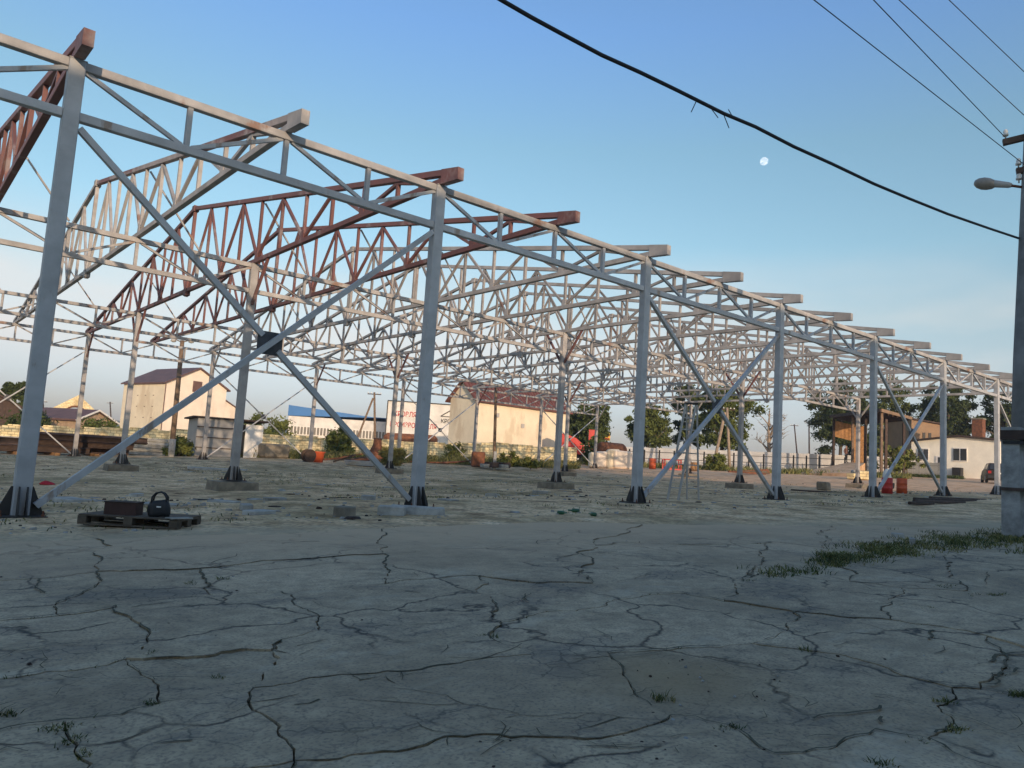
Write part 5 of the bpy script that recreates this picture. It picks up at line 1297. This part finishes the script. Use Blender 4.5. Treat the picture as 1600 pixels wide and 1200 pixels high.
for n_ in 'lr': ed += [('pel', 'hip'+n_), ('hip'+n_, 'kne'+n_), ('kne'+n_, 'ank'+n_), ('ank'+n_, 'toe'+n_), ('sho', 'arm'+n_), ('arm'+n_, 'elb'+n_), ('elb'+n_, 'wri'+n_), ('wri'+n_, 'han'+n_)]
ks = list(bone); me = bpy.data.meshes.new('p'); me.from_pydata([bone[k][:3] for k in ks], [(ks.index(a), ks.index(b_)) for a, b_ in ed], [])
po = bpy.data.objects.new('p', me); col.objects.link(po)
sm_ = po.modifiers.new('skin', 'SKIN'); po.modifiers.new('sub', 'SUBSURF').levels = 2
for i, k in enumerate(ks):
    po.data.skin_vertices[0].data[i].radius = (bone[k][3], bone[k][3]*(.8 if k in ('che', 'pel') else 1)); po.data.skin_vertices[0].data[i].use_root = (k == 'pel')
dg = bpy.context.evaluated_depsgraph_get(); me2 = bpy.data.meshes.new_from_object(po.evaluated_get(dg)); bpy.data.objects.remove(po)
me2.materials.clear()
for mm in (mat('skin', (.42, .24, .17), .6, .1, 5), mat('brown_shirt', (.17, .085, .065), .9, .2, 6), mat('dark_trousers', (.025, .025, .03), .9, .2, 6), mat('hair', (.02, .015, .012), .9, .2, 9)): me2.materials.append(mm)
for p in me2.polygons:
    c_ = p.center; p.use_smooth = True
    if c_.z > 1.68 or (c_.z > 1.58 and c_.y > .02): p.material_index = 3
    elif c_.z > 1.47: p.material_index = 0
    elif c_.z < .88 and abs(c_.x) > .19 and c_.z > .7: p.material_index = 0
    elif c_.z > .92 or abs(c_.x) > .2: p.material_index = 1
    else: p.material_index = 2
pe_ = link('person', me2, None, pr_, math.atan2(-ray(1322, 715).x, ray(1322, 715).y)+.9); tag(pe_, 'person in brown top and dark trousers standing on the ramp by the canopy', 'person')

# ------------------------------------------------------------------ hills and moon
hm = MB(); n = 90; Dh = 1150
for i in range(n+1):
    a = R(-40+150*i/n); d_ = Vector((math.sin(a), math.cos(a), 0)); hh = 42+11*noise.noise(Vector((i*.13, 2, 0)))+4*noise.noise(Vector((i*.6, 5, 0)))
    hh *= .55+.45*sstep(.15, .55, i/n)
    for r_, z in ((0, -5), (120, hh*.62), (260, hh), (480, hh*.8), (680, -6)): p = d_*(Dh+r_); hm.v.append((p.x, p.y, z))
for i in range(n):
    for k in range(4): a = i*5+k; hm.f.append((a, a+1, a+6, a+5))
kind(build(hm, 'hills', mat('wooded_hill', (.06, .085, .05), .95, .3, .01, c2=(.04, .055, .035)), smooth=True), 'structure')
mp_ = at(1194, 252, 5200); mrad = 6.2/F_PX*(mp_-CAM).dot(FW)
bm = bmesh.new(); bmesh.ops.create_uvsphere(bm, u_segments=40, v_segments=24, radius=mrad); me = bpy.data.meshes.new('moon'); bm.to_mesh(me); bm.free()
mm_ = bpy.data.materials.new('moon_rock'); mm_.use_nodes = True; nt = mm_.node_tree; nt.nodes.clear()
tc = nt.nodes.new('ShaderNodeTexCoord'); nm_ = N_(nt, 'ShaderNodeTexNoise', Scale=.06, Detail=3.0); nt.links.new(tc.outputs['Object'], nm_.inputs['Vector'])
df = N_(nt, 'ShaderNodeBsdfDiffuse', Roughness=1.0); nt.links.new(ramp(nt, nm_.outputs[0], [(.40, (.15, .17, .20)), (.58, (.30, .33, .37))]), df.inputs['Color'])
tp_ = N_(nt, 'ShaderNodeBsdfTransparent'); ads = nt.nodes.new('ShaderNodeAddShader'); ou = nt.nodes.new('ShaderNodeOutputMaterial')   # air in front of the moon adds its blue
nt.links.new(df.outputs[0], ads.inputs[0]); nt.links.new(tp_.outputs[0], ads.inputs[1]); nt.links.new(ads.outputs[0], ou.inputs[0])
me.materials.append(mm_); me.polygons.foreach_set('use_smooth', [True]*len(me.polygons))
mo = link('moon', me, None, mp_); tag(mo, 'pale gibbous moon in the blue sky', 'moon')

# ------------------------------------------------------------------ evening haze
hmat = bpy.data.materials.new('haze_air'); hmat.use_nodes = True; nt = hmat.node_tree; nt.nodes.clear()
pv = nt.nodes.new('ShaderNodeVolumePrincipled'); pv.inputs['Color'].default_value = (.80, .86, .95, 1); pv.inputs['Density'].default_value = .00045; pv.inputs['Anisotropy'].default_value = .2
ou = nt.nodes.new('ShaderNodeOutputMaterial'); nt.links.new(pv.outputs[0], ou.inputs['Volume'])
kind(build(MB().box((450, 450, 30.5), (4000, 4000, 75)), 'haze', hmat), 'stuff')
